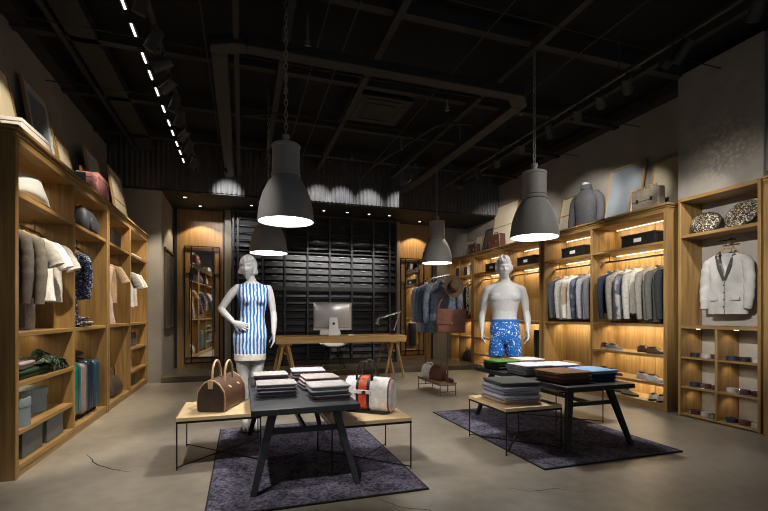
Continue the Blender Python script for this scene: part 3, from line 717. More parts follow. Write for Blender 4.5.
def garment(kind, label, loc, rz=0.0, col=(.3, .3, .3), mat=None, h=.72, w=.205, t=1.0, sleeve=.5, group=None, inner=None, seed=None, hang=True, short='', name=None, sleevemat=None, drop=.0):
    """origin at the rail; the garment hangs below in the local XZ plane, front is -Y"""
    seed = seed if seed is not None else random.randint(0, 9999)
    loc = (loc[0], loc[1], loc[2]-drop)
    m = mat or cloth(col)
    names = {'jacket': ('jacket', 'jacket'), 'tshirt': ('tee_shirt', 't-shirt'), 'shirt': ('shirt', 'shirt'), 'dress': ('dress', 'dress'), 'trousers': ('trousers', 'trousers'), 'cardigan': ('cardigan', 'cardigan')}[kind]
    T = thing(name or names[0], label, names[1], loc, rz, group)
    if kind == 'trousers':
        b = MB(); b.rings(body_rings([(-.10, .10, .016), (-.13, .115, .03), (-.3, .11, .034), (-h*.7, .10, .03), (-h, .095, .028)], 20, .006, seed)); b.build('legs', m, T, smooth=60)
        c = MB(); c.tube([(-.12, 0, -.105), (.12, 0, -.105)], .007, 8); c.tube([(-.12, 0, -.105), (0, 0, -.045), (.12, 0, -.105)], .004, 6); c.tube([(0, 0, -.045), (0, 0, 0), (.012, 0, .016), (.024, 0, .004)], .003, 6)
        if hang: tag(c.build('clothes_hanger', M['black'], smooth=60, loc=loc), 'clothes hanger holding ' + short, 'hanger', 'clothes hangers').rotation_euler = (0, 0, rz)
        return T
    k = w/.205
    lv = [(-.050, .062*k, .046*t), (-.066, .078*k, .058*t), (-.088, .125*k, .056*t), (-.112, .172*k, .052*t), (-.145, .198*k, .060*t), (-.22, .198*k, .072*t), (-.40, .19*k, .066*t), (-.58, .198*k, .066*t)]
    if kind == 'dress': lv = lv[:6] + [(-.42, .165*k, .06*t), (-.6, .19*k, .064*t)]
    lv = [l for l in lv if l[0] > -h+.05] + [(-h, (.205 if kind != 'dress' else .23)*k, .068*t), (-h+.002, .18*k, .05*t), (-h+.06, .17*k, .045*t)]
    MB().rings(body_rings(lv, 30, .006 if kind != 'jacket' else .0028, seed)).build('torso', m, T, smooth=70)
    sm = sleevemat or m
    for s in (-1, 1):
        b = MB()
        if kind in ('jacket', 'shirt', 'cardigan'):
            L = sleeve
            crease_tube(b, [(s*.150*k, 0, -.135), (s*.215*k, -.004, -.17), (s*.242*k, -.010, -.30), (s*.25*k, -.024, -.30-L*.3), (s*.243*k, -.04, -.17-L)], [.045*t, .064*t, .058*t, .054*t, .044*t], 14, .0016, seed+s, .8)
        elif kind == 'tshirt':
            crease_tube(b, [(s*.150*k, 0, -.13), (s*.215*k, -.004, -.17), (s*.27*k, -.012, -.27), (s*.30*k, -.016, -.34)], [.045*t, .068*t, .074*t, .078*t], 14, .003, seed+s, .55)
        else:
            continue
        b.build('sleeve', sm, T, smooth=70)
    if kind in ('jacket', 'shirt', 'cardigan'):
        R = []
        for z, r, dy in ((-.07, .074, 0), (-.045, .068, -.002), (-.028, .066, .002), (-.03, .074, .004), (-.055, .086, .0)):
            R.append([(r*k*math.cos(a), r*.78*t*math.sin(a) + dy, z + .03*(math.sin(a) if math.sin(a) < 0 else 0)) for a in [2*PI*j/20 for j in range(20)]])
        MB().rings(R, False, False).build('collar', sm, T, smooth=70)
        if inner:
            MB().prism([(-.055*k, -.06), (.055*k, -.06), (.0, -.30)], -.077*t, -.055*t, 'y').build('shirt_front', inner, T, smooth=None)
        q = MB(); q.bx(-.006, .006, -.080*t, -.06*t, -h+.03, -.30); q.build('placket', sm, T)
    elif kind == 'tshirt':
        q = MB(); q.tube([(.066*k*math.cos(a), .05*t*math.sin(a), -.055 + .02*min(0, math.sin(a))) for a in [2*PI*j/20 for j in range(21)]], .007, 6); q.build('neckband', sm, T, smooth=60)
    if hang: hanger(loc, rz, short or label, up=drop)
    return T

# left cabinet, rail x=-1.835 z=1.965
LX, RZL = -1.79, 1.965-.016
g = 'clothes in the nearest left bay'
sp_grey = cloth((.30, .285, .265)); taupe = cloth((.25, .225, .19))
white_c = cloth((.80, .79, .78)); greyt = cloth((.42, .40, .385))
GL = [
 ('jacket', 4.03, dict(label='dark taupe jacket at the near end of the nearest left rail', short='the dark taupe jacket nearest the end panel', col=(.10, .09, .078), h=.62, w=.19)),
 ('jacket', 4.22, dict(label='lighter taupe jacket, second from the near end of the left rail', short='the lighter taupe jacket', col=(.15, .135, .115), h=.62, w=.205)),
 ('trousers', 4.32, dict(label='long dark grey trousers hanging under the taupe jackets', short='the long dark grey trousers', col=(.10, .10, .10), h=.86)),
 ('tshirt', 4.41, dict(label='grey and white t-shirt with a dark sleeve opening', short='the grey and white t-shirt', col=(.36, .35, .34), h=.60, w=.20)),
 ('trousers', 4.50, dict(label='long light grey trousers hanging below the grey t-shirt', short='the long light grey trousers', col=(.42, .41, .40), h=.89)),
 ('tshirt', 4.62, dict(label='bright white t-shirt in the middle of the nearest left rail', short='the bright white t-shirt', col=(.78, .78, .78), h=.63, w=.20)),
 ('tshirt', 4.78, dict(label='off-white loose t-shirt at the far end of the nearest left rail', short='the off-white loose t-shirt', col=(.60, .56, .53), h=.64, w=.205)),
]
blotch = pattern('denim_print', ((.02, .045, .13), (.50, .55, .62)), 'noise', 26, thr=.56, dist=2, soft=.03)
floral = pattern('dark_floral_print', ((.02, .03, .08), (.55, .45, .5)), 'noise', 34, thr=.60, dist=1.5, soft=.03)
GL += [
 ('dress', 5.10, dict(label='long salmon pink dress, first on the second left rail', short='the long salmon pink dress', col=(.55, .24, .20), h=.84, w=.17)),
 ('dress', 5.235, dict(label='long dark floral dress beside the salmon pink dress', short='the long dark floral dress', mat=floral, h=.86, w=.185)),
 ('jacket', 5.39, dict(label='blue denim jacket with a white print and turned-back cuffs', short='the printed denim jacket', mat=blotch, h=.60, w=.20, sleeve=.42)),
 ('dress', 6.32, dict(label='long grey dress at the near end of the third left rail', short='the long grey dress', col=(.28, .265, .26), h=.85, w=.18)),
 ('dress', 6.485, dict(label='long blush pink dress behind the grey dress', short='the long blush pink dress', col=(.60, .46, .42), h=.87, w=.195)),
 ('tshirt', 6.66, dict(label='tan t-shirt above the brown handbag on the left', short='the tan t-shirt', col=(.46, .34, .22), h=.60, w=.205)),
 ('tshirt', 7.42, dict(label='grey t-shirt at the near end of the farthest left rail', short='the grey t-shirt on the farthest left rail', col=(.33, .32, .31), h=.58, w=.20)),
 ('tshirt', 7.62, dict(label='white t-shirt with a dark sleeve lining on the farthest left rail', short='the white t-shirt on the farthest left rail', col=(.70, .70, .69), h=.64, w=.20)),
 ('trousers', 7.525, dict(label='long pale grey trousers on the farthest left rail', short='the long pale grey trousers', col=(.45, .44, .44), h=.86)),
 ('tshirt', 7.86, dict(label='beige t-shirt at the far end of the farthest left rail', short='the beige t-shirt', col=(.50, .44, .38), h=.62, w=.20)),
]
for kind, y, k in GL:
    garment(kind, k.pop('label'), (LX, y, RZL), random.uniform(-.08, .08), group='clothes on the left rails', t=.82, **k)

# right cabinets, rail x=5.1525
RX = 5.1525
def rowr(items, xs=RX):
    for y, label, short, col, extra in items:
        garment('jacket', label, (xs, y, RZL), random.uniform(-.10, .10), col=col, drop=.085, h=extra.get('h', .83)-.085, w=extra.get('w', .19), t=extra.get('t', .86), sleeve=extra.get('sl', .56), inner=extra.get('inner'), mat=extra.get('mat'), sleevemat=extra.get('smat'), group=extra.get('group'), short=short)
G1 = dict(group='jackets above the shoe shelves')
shade2 = pattern('blue_grey_camouflage', ((.15, .17, .25), (.58, .59, .66)), 'noise', 7, thr=.5, dist=.6, soft=.06)
rowr([
 (4.10, 'black jacket at the near end of the rail above the shoes', 'the black jacket nearest the end panel', (.035, .038, .042), G1),
 (4.23, 'dark charcoal coat, second from the near end above the shoes', 'the dark charcoal coat', (.13, .13, .125), dict(G1, h=.85)),
 (4.40, 'taupe grey jacket, third from the near end above the shoes', 'the taupe grey jacket', (.34, .32, .285), G1),
 (4.575, 'light grey jacket with a white sleeve above the shoes', 'the light grey jacket', (.66, .65, .61), dict(G1, h=.74)),
 (4.72, 'blue grey mottled jacket in the middle of the rail above the shoes', 'the blue grey mottled jacket', None, dict(G1, mat=shade2, h=.80)),
 (4.87, 'stone grey jacket, second from the far end above the shoes', 'the stone grey jacket', (.44, .425, .385), dict(G1, h=.84)),
 (5.02, 'dark navy jacket at the far end of the rail above the shoes', 'the dark navy jacket beside the divider', (.035, .042, .07), dict(G1, h=.74))])
G2 = dict(group='jackets left of the divider')
rowr([
 (5.30, 'slate grey jacket right beside the divider, first of its rail', 'the slate grey jacket beside the divider', (.16, .17, .19), G2),
 (5.44, 'grey blue jacket, second from the divider', 'the grey blue jacket', (.36, .37, .41), G2),
 (5.60, 'dark blue plaid jacket, third from the divider', 'the dark blue plaid jacket', None, dict(G2, mat=pattern('blue_plaid', ((.05, .06, .10), (.17, .19, .26)), 'noise', 9, thr=.5, dist=.4, soft=.08), h=.80)),
 (5.76, 'white and beige striped jacket, fourth from the divider', 'the white and beige jacket', None, dict(G2, mat=pattern('cream_patch', ((.42, .34, .24), (.74, .72, .68)), 'noise', 5, thr=.45, dist=.4, soft=.05))),
 (5.93, 'light grey jacket with a tan elbow patch, second from the far end', 'the light grey jacket with a tan patch', (.50, .49, .47), dict(G2, h=.84)),
 (6.10, 'dark blue grey jacket at the far end left of the divider', 'the dark blue grey jacket at the far end', (.09, .10, .13), dict(G2, h=.80))])
# bay behind the male mannequin
rowr([(7.62, 'black jacket hanging behind the right arm of the male mannequin', 'the black jacket behind the male mannequin', (.02, .02, .022), {})])
for i, (y, lb) in enumerate(((6.48, 'black trousers hanging low right of the male mannequin, nearest the viewer'), (6.57, 'black trousers hanging low right of the male mannequin, middle pair'), (6.66, 'black trousers hanging low right of the male mannequin, farthest pair'))):
    garment('trousers', lb, (RX, y, 1.01), 0, col=(.02, .021, .026), h=.82, hang=False, group='black trousers by the male mannequin')
lr = MB(); lr.tube([(0, 6.385-7.49, 1.026), (0, 7.375-7.49, 1.026)], .012, 10).build('clothes_rail', M['rod'], bpy.data.objects['display_cabinet.003'], smooth=50, loc=None)
# farthest bay: black and white patterned clothes
bw = pattern('black_white_leaf_print', ((.02, .02, .02), (.62, .60, .56)), 'noise', 24, thr=.5, dist=2.5, soft=.03)
for y, kind, lb, sh, kw in ((8.80, 'jacket', 'pale grey jacket on the farthest right rail, nearest in its row', 'the pale grey jacket on the farthest right rail', dict(col=(.5, .49, .46))),
     (8.93, 'shirt', 'black and white leaf print shirt on the farthest right rail', 'the black and white leaf print shirt', dict(mat=bw)),
     (9.06, 'jacket', 'black jacket beside the leaf print shirt on the farthest right rail', 'the black jacket beside the leaf print shirt', dict(col=(.03, .03, .03))),
     (9.18, 'shirt', 'grey and white mottled shirt at the end of the farthest right rail', 'the mottled shirt', dict(mat=pattern('grey_mottle', ((.12, .12, .12), (.5, .5, .48)), 'noise', 18, thr=.5, dist=2, soft=.05)))):
    garment(kind, lb, (RX, y, RZL), 0, h=.76, w=.18, t=.8, group='clothes on the farthest right rail', short=sh, **kw)

# cardigan in the niche
card = pattern('pale_knit', ((.40, .40, .40), (.58, .58, .575)), 'noise', 5, thr=.5, dist=.5, soft=.2)
hk = MB(); hk.tube([(0, -.085, 0), (0, .085, 0)], .008, 8); hk.tube([(.07, 0, .03), (0, 0, 0)], .008, 8); hk.build('clothes_rail', M['steel'], bpy.data.objects['niche_shelf'], loc=(5.13-5.1, 3.41-3.39, 2.02), smooth=60)
c = thing('cardigan', 'pale grey v-neck cardigan hanging in the niche under the round cushions', 'cardigan', (5.13, 3.41, 2.0), -PI/2 + .12)
lv = [(-.13, .10, .04), (-.15, .16, .055), (-.18, .205, .06), (-.26, .215, .07), (-.5, .21, .066), (-.78, .222, .066), (-.86, .225, .062), (-.858, .19, .05), (-.80, .18, .04)]
def vring(z, hw, ht):
    # ring with a V cut into the front
    r = []; n = 48
    for j in range(n):
        a = 2*PI*j/n; x = hw*sp(math.cos(a), .75); y = ht*sp(math.sin(a), .7)
        r.append((x, y + .006*math.sin(x*40 + z*12)*(1 if y > 0 else -1), z))
    return r
R = []
zs = [(-.10 - .02*i) for i in range(39)]
for i in range(len(lv)-1):
    a, b = lv[i], lv[i+1]; kk = max(1, int(abs(b[0]-a[0])/.04))
    for q in range(kk): R.append(vring(*[a[u]+(b[u]-a[u])*q/kk for u in range(3)]))
R.append(vring(*lv[-1]))
mb = MB().rings(R, False, False)
# cut the V: drop front faces inside it
F = []
for f in mb.f:
    cxx = sum(mb.v[i][0] for i in f)/len(f); cyy = sum(mb.v[i][1] for i in f)/len(f); czz = sum(mb.v[i][2] for i in f)/len(f)
    if cyy < -.01 and czz > -.44 and abs(cxx) < .105*(1 - (-.13 - czz)/.31): continue
    F.append(f)
mb.f = F
o = mb.build('torso', card, c, smooth=70)
md = o.modifiers.new('thick', 'SOLIDIFY'); md.thickness = .008
for s in (-1, 1):
    b = MB(); crease_tube(b, [(s*.16, 0, -.20), (s*.225, -.01, -.26), (s*.25, -.02, -.45), (s*.252, -.035, -.65), (s*.24, -.05, -.80)], [.05, .066, .062, .056, .046], 16, .004, 3+s, .8); b.build('sleeve', card, c, smooth=70)
    q = MB(); q.tube([(s*.09, .0, -.115), (s*.10, -.045, -.16), (s*.06, -.07, -.30), (s*.006, -.077, -.46)], [.016, .024, .024, .016], 8, flat=.6); q.build('neckband', cloth((.07, .066, .063)), c, smooth=60)
    q = MB(); q.bx(s*.12-.05, s*.12+.05, -.083, -.06, -.70, -.665); q.build('pocket_welt', card, c, bevel=.004)
b = MB(); b.bx(-.006, .006, -.083, -.06, -.855, -.47); b.build('placket', cloth((.42, .42, .41)), c)
for i in range(4): MB().tube([(.0, -.084, -.52-i*.085), (0, -.089, -.52-i*.085)], .009, 12).build('button', M['black'], c)
h = hanger((5.13, 3.41, 1.985), -PI/2+.12, 'the pale grey v-neck cardigan in the niche', w=.14)
c.scale = (.86, .9, .93)
# ------------------------------------------------------------------ folded clothes
def folded(name, label, cat, loc, w, d, h, mat, rz=0, group=None, seed=0, dome=1):
    T = thing(name, label, cat, loc, rz, group)
    rnd = random.Random(seed); ph = rnd.uniform(0, 6)
    def layer(z0, z1, gin):
        R = []; rr = (z1 - z0)*.5
        prof = [(gin + rr*1.3*(1-math.sin(a)), z0 + rr - rr*math.cos(a)) for a in [PI*q/10 for q in range(0, 9)]] + [(gin + rr*1.4, z1 - .0006), (.04, z1), (.10, z1)]
        for ins, z in prof:
            poly = rrect(w/2-ins, d/2-ins, .026 if ins < .05 else .012, 4)
            R.append([(x + .004*math.sin(y*30+ph), y + .004*math.sin(x*24+ph), z + (dome*(.003*math.sin(x*17+ph)*math.cos(y*14+ph) + (.005 if ins > .05 else 0)) if gin == 0 and z > z1-.001 and ins > .02 else 0)) for x, y in poly])
        return R
    hh = h*.5
    MB().rings(layer(.0004, hh, .009)).build('lower_fold', mat, T, smooth=60)
    MB().rings(layer(hh*.86, h, 0)).build('upper_fold', mat, T, smooth=60)
    # rolled fold along the left side joining both layers
    MB().tube([(-w/2+.014, -d/2+.04, h/2), (-w/2+.014, d/2-.04, h/2)], [h*.38, h*.38], 12).build('side_fold', mat, T, smooth=60)
    return T
def stack(pre, place, x, y, z, w, d, cols, h, rz, group, name='folded_shirt', cat='folded shirt'):
    pos = {1: ['only'], 2: ['bottom', 'top'], 3: ['bottom', 'middle', 'top'], 4: ['bottom', 'second lowest', 'second highest', 'top'], 5: ['bottom', 'second lowest', 'middle', 'second highest', 'top']}[len(cols)]
    for i, (cn, c) in enumerate(cols):
        lb = '%s folded %s, %s of %s' % (cn, pre, pos[i], place)
        folded(name, lb, cat, (x + random.uniform(-.009, .009), y + random.uniform(-.009, .009), z + i*(h+.0005)), w*random.uniform(.96, 1.02), d*random.uniform(.96, 1.02), h, cloth(c, .08), rz + random.uniform(-.045, .045), group, i, 1 if i == len(cols)-1 else 0)
Z = .575
off = ('off-white', (.31, .298, .295)); plum = ('dusky plum', (.20, .16, .18)); dkp = ('dark plum', (.13, .115, .14)); slate = ('slate grey', (.19, .20, .225)); lav = ('pale lavender', (.42, .36, .42)); crm = ('pale pink', (.34, .29, .285)); gry = ('mid grey', (.38, .37, .38))
ga = 'folded shirts on the left table'
stack('shirt', 'front left stack, left table', .250, 3.45, Z, .30, .25, [slate, dkp, dkp, off], .026, 0, ga)
stack('shirt', 'back left stack, left table', .245, 3.98, Z, .30, .25, [dkp, plum, plum, off], .026, 0, ga)
stack('shirt', 'front right stack, left table', .622, 3.275, Z, .30, .27, [plum, slate, gry], .034, .04, ga)
stack('shirt', 'middle right stack, left table', .620, 3.68, Z, .30, .28, [dkp, plum, crm, crm], .026, .08, ga)
stack('shirt', 'back right stack, left table', .60, 4.16, Z, .31, .27, [dkp, plum, plum, lav], .026, -.04, ga)
gb = 'folded sweaters on the right table'
br = ('brown', (.17, .095, .05)); dbr = ('dark brown', (.06, .04, .028)); blu = ('sky blue', (.22, .36, .56)); nav = ('navy blue', (.03, .04, .085)); whi = ('lavender white', (.42, .43, .49)); gsl = ('grey', (.24, .25, .29)); grn = ('moss green', (.085, .16, .04)); dgr = ('black green', (.02, .03, .018)); pbl = ('powder blue', (.45, .55, .68)); ivo = ('ivory', (.52, .46, .43))
stack('sweater', 'front left stack, right table', 2.84, 3.33, Z, .36, .36, [dbr, br, br], .034, .05, gb, 'folded_sweater', 'folded sweater')
stack('sweater', 'front right stack, right table', 3.20, 3.36, Z, .31, .34, [nav, nav, blu], .034, -.02, gb, 'folded_sweater', 'folded sweater')
stack('sweater', 'middle left stack, right table', 2.83, 3.83, Z, .33, .34, [gsl, gry, gsl, whi], .027, .03, gb, 'folded_sweater', 'folded sweater')
stack('sweater', 'middle right stack, right table', 3.19, 3.84, Z, .31, .34, [gsl, gsl, pbl], .034, -.04, gb, 'folded_sweater', 'folded sweater')
stack('sweater', 'back left stack, right table', 2.82, 4.32, Z, .32, .30, [dgr, dgr, grn], .034, .06, gb, 'folded_sweater', 'folded sweater')
stack('sweater', 'back right stack, right table', 3.18, 4.33, Z, .31, .30, [gsl, ivo, ivo], .036, -.05, gb, 'folded_sweater', 'folded sweater')
stack('sweater', 'the stack on the low bench', 2.375, 3.485, .40, .40, .42, [('dusty pink', (.36, .27, .25)), ('pale grey blue', (.40, .42, .47)), ('steel blue', (.27, .30, .37)), ('slate blue', (.33, .34, .42)), ('dark olive grey', (.085, .09, .082))], .038, -.04, 'folded sweaters on the low bench', 'folded_sweater', 'folded sweater')

# ------------------------------------------------------------------ bags
def arc_handle(p0, p1, height, r, n=14, tilt=0.0):
    pts = []
    for i in range(n+1):
        a = PI*i/n; t = (1-math.cos(a))/2
        pts.append((p0[0]+(p1[0]-p0[0])*t, p0[1]+(p1[1]-p0[1])*t + tilt*math.sin(a), p0[2]+(p1[2]-p0[2])*t + height*math.sin(a)**.75))
    return pts
def house(w, h, eave, r):
    return [(-w/2+r, 0), (w/2-r, 0), (w/2-.004, r*.3), (w/2, r), (w/2, eave*.7), (w/2-.006, eave), (w*.30, (eave+h)/2+.012), (w*.10, h-.006), (0, h), (-w*.10, h-.006), (-w*.30, (eave+h)/2+.012), (-w/2+.006, eave), (-w/2, eave*.7), (-w/2, r), (-w/2+.004, r*.3)]
brown = leather('brown_monogram_leather', (.115, .058, .036), .45); tan = leather('tan_trim', (.52, .36, .20), .5); dk = leather('dark_brown_end', (.045, .028, .022), .5)
def duffel(label, loc, rz, L, W_, Hh):
    t = thing('duffel_bag', label, 'bag', loc, rz)
    R = []
    for y, k in ((-L/2, .93), (-L/2+.012, .985), (-L/2+.03, 1), (-L/6, 1.02), (L/6, 1.02), (L/2-.03, 1), (L/2-.012, .985), (L/2, .93)):
        R.append([(x*k, y, z*(.5+.5*k)) for x, z in house(W_, Hh, Hh*.62, .03)])
    MB().rings(R).build('body', brown, t, smooth=50)
    for s in (-1, 1):
        pl = [(x*.965, z*.975+.004) for x, z in house(W_, Hh, Hh*.62, .03)]; pl.append(pl[0])
        MB().tube([(x, s*(L/2-.008), z) for x, z in pl], .005, 6, caps=False).build('piping', tan, t, smooth=60)
        MB().prism([(x*.9, z*.93+.008) for x, z in house(W_, Hh, Hh*.62, .03)], s*(L/2-.004), s*(L/2+.002), 'y').build('end_panel', dk, t)
        MB().prism([(-.018, Hh-.075), (.018, Hh-.075), (.024, Hh-.01), (0, Hh+.006), (-.024, Hh-.01)], s*(L/2+.001), s*(L/2+.010), 'y').build('zip_tab', tan, t, bevel=.002)
    MB().tube([(0, -L/2+.02, Hh+.003), (0, L/2-.02, Hh+.003)], .006, 8, flat=.6).build('zip', M['brass'], t, smooth=60)
    for s in (-1, 1):
        xh = s*W_*.20; zh = Hh*.86
        MB().tube([(xh + s*.006, y, z) for _, y, z in arc_handle((0, -.095, zh-.02), (0, .095, zh-.02), .19, .008)], .0095, 10).build('handle', tan, t, smooth=60)
        for yy in (-.095, .095):
            MB().box((s*W_*.33, yy, Hh*.765), (.010, .034, .085), ry=-s*math.radians(52)).build('handle_tab', tan, t, bevel=.002)
    return t
duffel('brown leather duffel bag with tan handles on the left low bench', (-.16, 4.03, .40), -math.radians(19), .50, .235, .265)

def barrel_bag(label, loc, rz, L, W_, Hh):
    wht = leather('white_bag_leather', (.80, .79, .79), .4); red = leather('orange_red_stripe', (.62, .085, .03), .5); blk = leather('black_bag_trim', (.02, .02, .022), .4); rp = leather('dark_red_piping', (.30, .03, .025), .5)
    t = thing('duffel_bag', label, 'bag', loc, rz)
    def prof(k=1.0, g=0.0):
        out = []
        for x, z in rrect(W_/2, Hh/2, .085, 7):
            z2 = z + Hh/2; sq = 1 - .16*max(0, z2/Hh-.35)
            out.append((x*sq*k + (g if x > 0 else -g), (z2 - Hh/2)*k + Hh/2 + (g if z > 0 else 0)))
        return out
    def seg(a, b, name, mat, g=0.0, ends=False):
        R = []
        ys = [a, b] if not ends else None
        m = 8
        for i in range(m+1):
            y = a + (b-a)*i/m; k = 1.0 - .035*(abs(y)/(L/2))**3
            R.append([(y, x, z) for x, z in prof(k, g)])
        return MB().rings(R).build(name, mat, t, smooth=50)
    seg(-L/2, L/2, 'body', wht)
    seg(-.085, .035, 'black_band', blk, .0025); seg(-.06, .01, 'red_band', red, .005)
    for s in (-1, 1):
        pf = prof(.955); pf = pf + [pf[0]]
        MB().tube([(s*L/2, x, z) for x, z in pf], .006, 6, caps=False).build('piping', rp, t, smooth=60)
        R = [[(s*(L/2 + o_), x, z) for x, z in prof(k)] for o_, k in ((-.004, .93), (.010, .88), (.016, .6), (.018, .2))]
        MB().rings(R).build('end_panel', wht, t, smooth=60)
    b = MB(); b.rings([[(x, y, z) for x, y in rrect(L/2*1.0, W_/2*1.005, .05)] for z in (.0, .016)]); b.build('base', blk, t)
    for s in (-1, 1):
        MB().tube([(x, s*(W_*.30), z) for x, _, z in arc_handle((-.095, 0, Hh*.90), (.045, 0, Hh*.90), .155, .009)], .0095, 10).build('handle', blk, t, smooth=60)
        MB().box((-.025, s*(W_/2+.006), Hh*.60), (.15, .006, .03)).build('front_strap', M['chrome'] if False else wht, t, bevel=.002)
        MB().box((-.01, s*(W_/2+.010), Hh*.60), (.035, .006, .028)).build('buckle', M['chrome'], t, bevel=.002)
    return t
barrel_bag('white duffel bag with black and orange-red centre stripes on the right low bench', (1.005, 3.455, .40), -math.radians(40), .385, .19, .285)

def handbag(name, label, loc, rz, w, d, h, mat, hh=.12, top=.82, cat='bag', hmat=None, group=None):
    t = thing(name, label, cat, loc, rz, group)
    R = []
    for z, kx, ky in ((0, .93, .9), (.012, 1, 1), (h*.4, 1.02, 1.05), (h*.75, .95, .8), (h*.95, top, .42), (h, top*.97, .3)):
        R.append([(x, y, z) for x, y in rrect(w/2*kx, d/2*ky, min(d/2*ky*.6, .05), 4)])
    MB().rings(R).build('body', mat, t, smooth=45)
    for s in (-1, 1):
        MB().tube(arc_handle((-w*.22, s*d*.20, h*.88), (w*.22, s*d*.20, h*.88), hh, .006, tilt=s*.01), .0065, 8).build('handle', hmat or mat, t, smooth=60)
    MB().tube([(-w*.36, 0, h+.002), (w*.36, 0, h+.002)], .004, 6).build('zip', M['brass'], t, smooth=60)
    return t
def briefcase(label, loc, rz, w, d, h, mat, name='briefcase', cat='briefcase', clasp=None, group=None):
    t = thing(name, label, cat, loc, rz, group)
    MB().bx(-w/2, w/2, -d/2, d/2, 0, h).build('body', mat, t, bevel=.02, seg=3)
    R = MB(); R.bx(-w/2+.006, w/2-.006, -d/2-.008, -d/2+.004, h*.42, h-.012); R.build('flap', mat, t, bevel=.006)
    for s in (-1, 1): MB().box((s*w*.26, -d/2-.012, h*.46), (.03, .008, .045)).build('clasp', clasp or M['brass'], t, bevel=.002)
    MB().tube(arc_handle((-w*.14, 0, h-.004), (w*.14, 0, h-.004), .055, .008), .009, 8).build('handle', mat, t, smooth=60)
    return t

# ------------------------------------------------------------------ boxes
def lidbox(name, label, loc, rz, w, d, h, mat, lid=.03, cat='box', labelplate=False, group=None):
    t = thing(name, label, cat, loc, rz, group)
    MB().bx(-w/2+.004, w/2-.004, -d/2+.004, d/2-.004, 0, h-lid).build('body', mat, t, bevel=.003)
    MB().bx(-w/2, w/2, -d/2, d/2, h-lid+.001, h).build('lid', mat, t, bevel=.003)
    if labelplate: MB().bx(-.055, .055, -d/2-.003, -d/2+.004, h*.32, h*.62).build('label_card', M['label'], t)
    return t
def roundbox(name, label, loc, r, h, mat, group=None, sy=1.0):
    t = thing(name, label, 'hat box', loc, 0, group); t.scale = (1, 1, 1)
    def el(rr, z): return [(rr*math.cos(2*PI*j/40), rr*sy*math.sin(2*PI*j/40), z) for j in range(40)]
    MB().rings([el(r*.97, 0), el(r*.97, h*.72)]).build('body', mat, t, smooth=40)
    MB().rings([el(r, h*.70), el(r, h-.006), el(r*.975, h), el(r*.3, h+.001)]).build('lid', mat, t, smooth=40)
    return t
slat_ = pm('slate_card', (.085, .10, .115), .6, var=.1); slat2 = pm('blue_grey_card', (.16, .21, .24), .6, var=.1)
roundbox('hat_box', 'large round blue grey hat box on the low shelf of the nearest left bay', (-1.86, 4.62, .341), .20, .205, slat2, 'round hat boxes')
rb = roundbox('hat_box', 'small round blue grey hat box in front of the larger one on the left', (-1.69, 4.05, .341), .13, .215, slat2, 'round hat boxes')
MB().box((.0, 0, .222), (.14, .05, .012)).build('ribbon', leather('red_brown_ribbon', (.12, .035, .03)), rb, bevel=.003)
lidbox('storage_box', 'dark grey storage box at the bottom of the nearest left bay, nearer one', (-1.74, 4.19, .091), 0, .30, .36, .205, pm('charcoal_box', (.085, .09, .09), .6, var=.12), group='dark grey storage boxes')
lidbox('storage_box', 'dark grey storage box at the bottom of the nearest left bay, farther one', (-1.74, 4.63, .091), 0, .30, .36, .205, pm('charcoal_box_lined', (.10, .105, .105), .6, var=.12), group='dark grey storage boxes')
lidbox('storage_box', 'slate box on the farthest left shelf just below the hanging clothes', (-1.76, 7.72, .691), 0, .26, .5, .22, slat_, group='boxes in the farthest left bay')
lidbox('storage_box', 'small pale box on the second lowest shelf of the farthest left bay', (-1.73, 7.52, .341), 0, .2, .26, .17, pm('pale_card', (.50, .52, .54), .6), group='boxes in the farthest left bay')
lidbox('storage_box', 'slate box at the bottom of the farthest left bay', (-1.75, 7.62, .091), 0, .26, .42, .215, slat_, group='boxes in the farthest left bay')
tag(MB().rings([[(x, y, z) for x, y in rrect(.13*k, .34*k, .03)] for z, k in ((0, .95), (.02, 1), (.03, .97))]).build('serving_tray', M['white'], smooth=45, loc=(-1.72, 7.85, 2.101)), 'flat pale tray on the upper shelf of the farthest left bay', 'tray')
t = lidbox('storage_box', 'black box on the upper shelf of the left cabinet, third bay', (-1.69, 6.50, 2.101), PI/2, .50, .26, .19, M['black'])
t = lidbox('storage_box', 'black box behind the dark backpack on the upper left shelf', (-1.80, 5.17, 2.101), PI/2, .28, .30, .27, M['black'])
# backpack on upper shelf
bp = thing('backpack', 'dark blue grey backpack lying on the upper shelf of the second left bay', 'backpack', (-1.69, 5.60, 2.101), PI/2)
R = []
for z, k in ((0, .9), (.02, 1), (.10, 1.02), (.19, .92), (.24, .7), (.262, .35)):
    R.append([(x, y, z) for x, y in rrect(.21*(.4+.6*k), .12*k, .07*k, 5)])
nvy = pm('dark_nylon', (.05, .055, .075), .55, var=.2, scale=12)
MB().rings(R).build('body', nvy, bp, smooth=60)
MB().rings([[(x, y-.115, z) for x, y in rrect(.14*k, .03*k, .02*k)] for z, k in ((.02, .9), (.04, 1), (.12, 1), (.15, .8))]).build('front_pocket', nvy, bp, smooth=60)
MB().tube(arc_handle((-.04, 0, .255), (.04, 0, .255), .04, .006), .007, 8).build('handle', M['black'], bp, smooth=60)
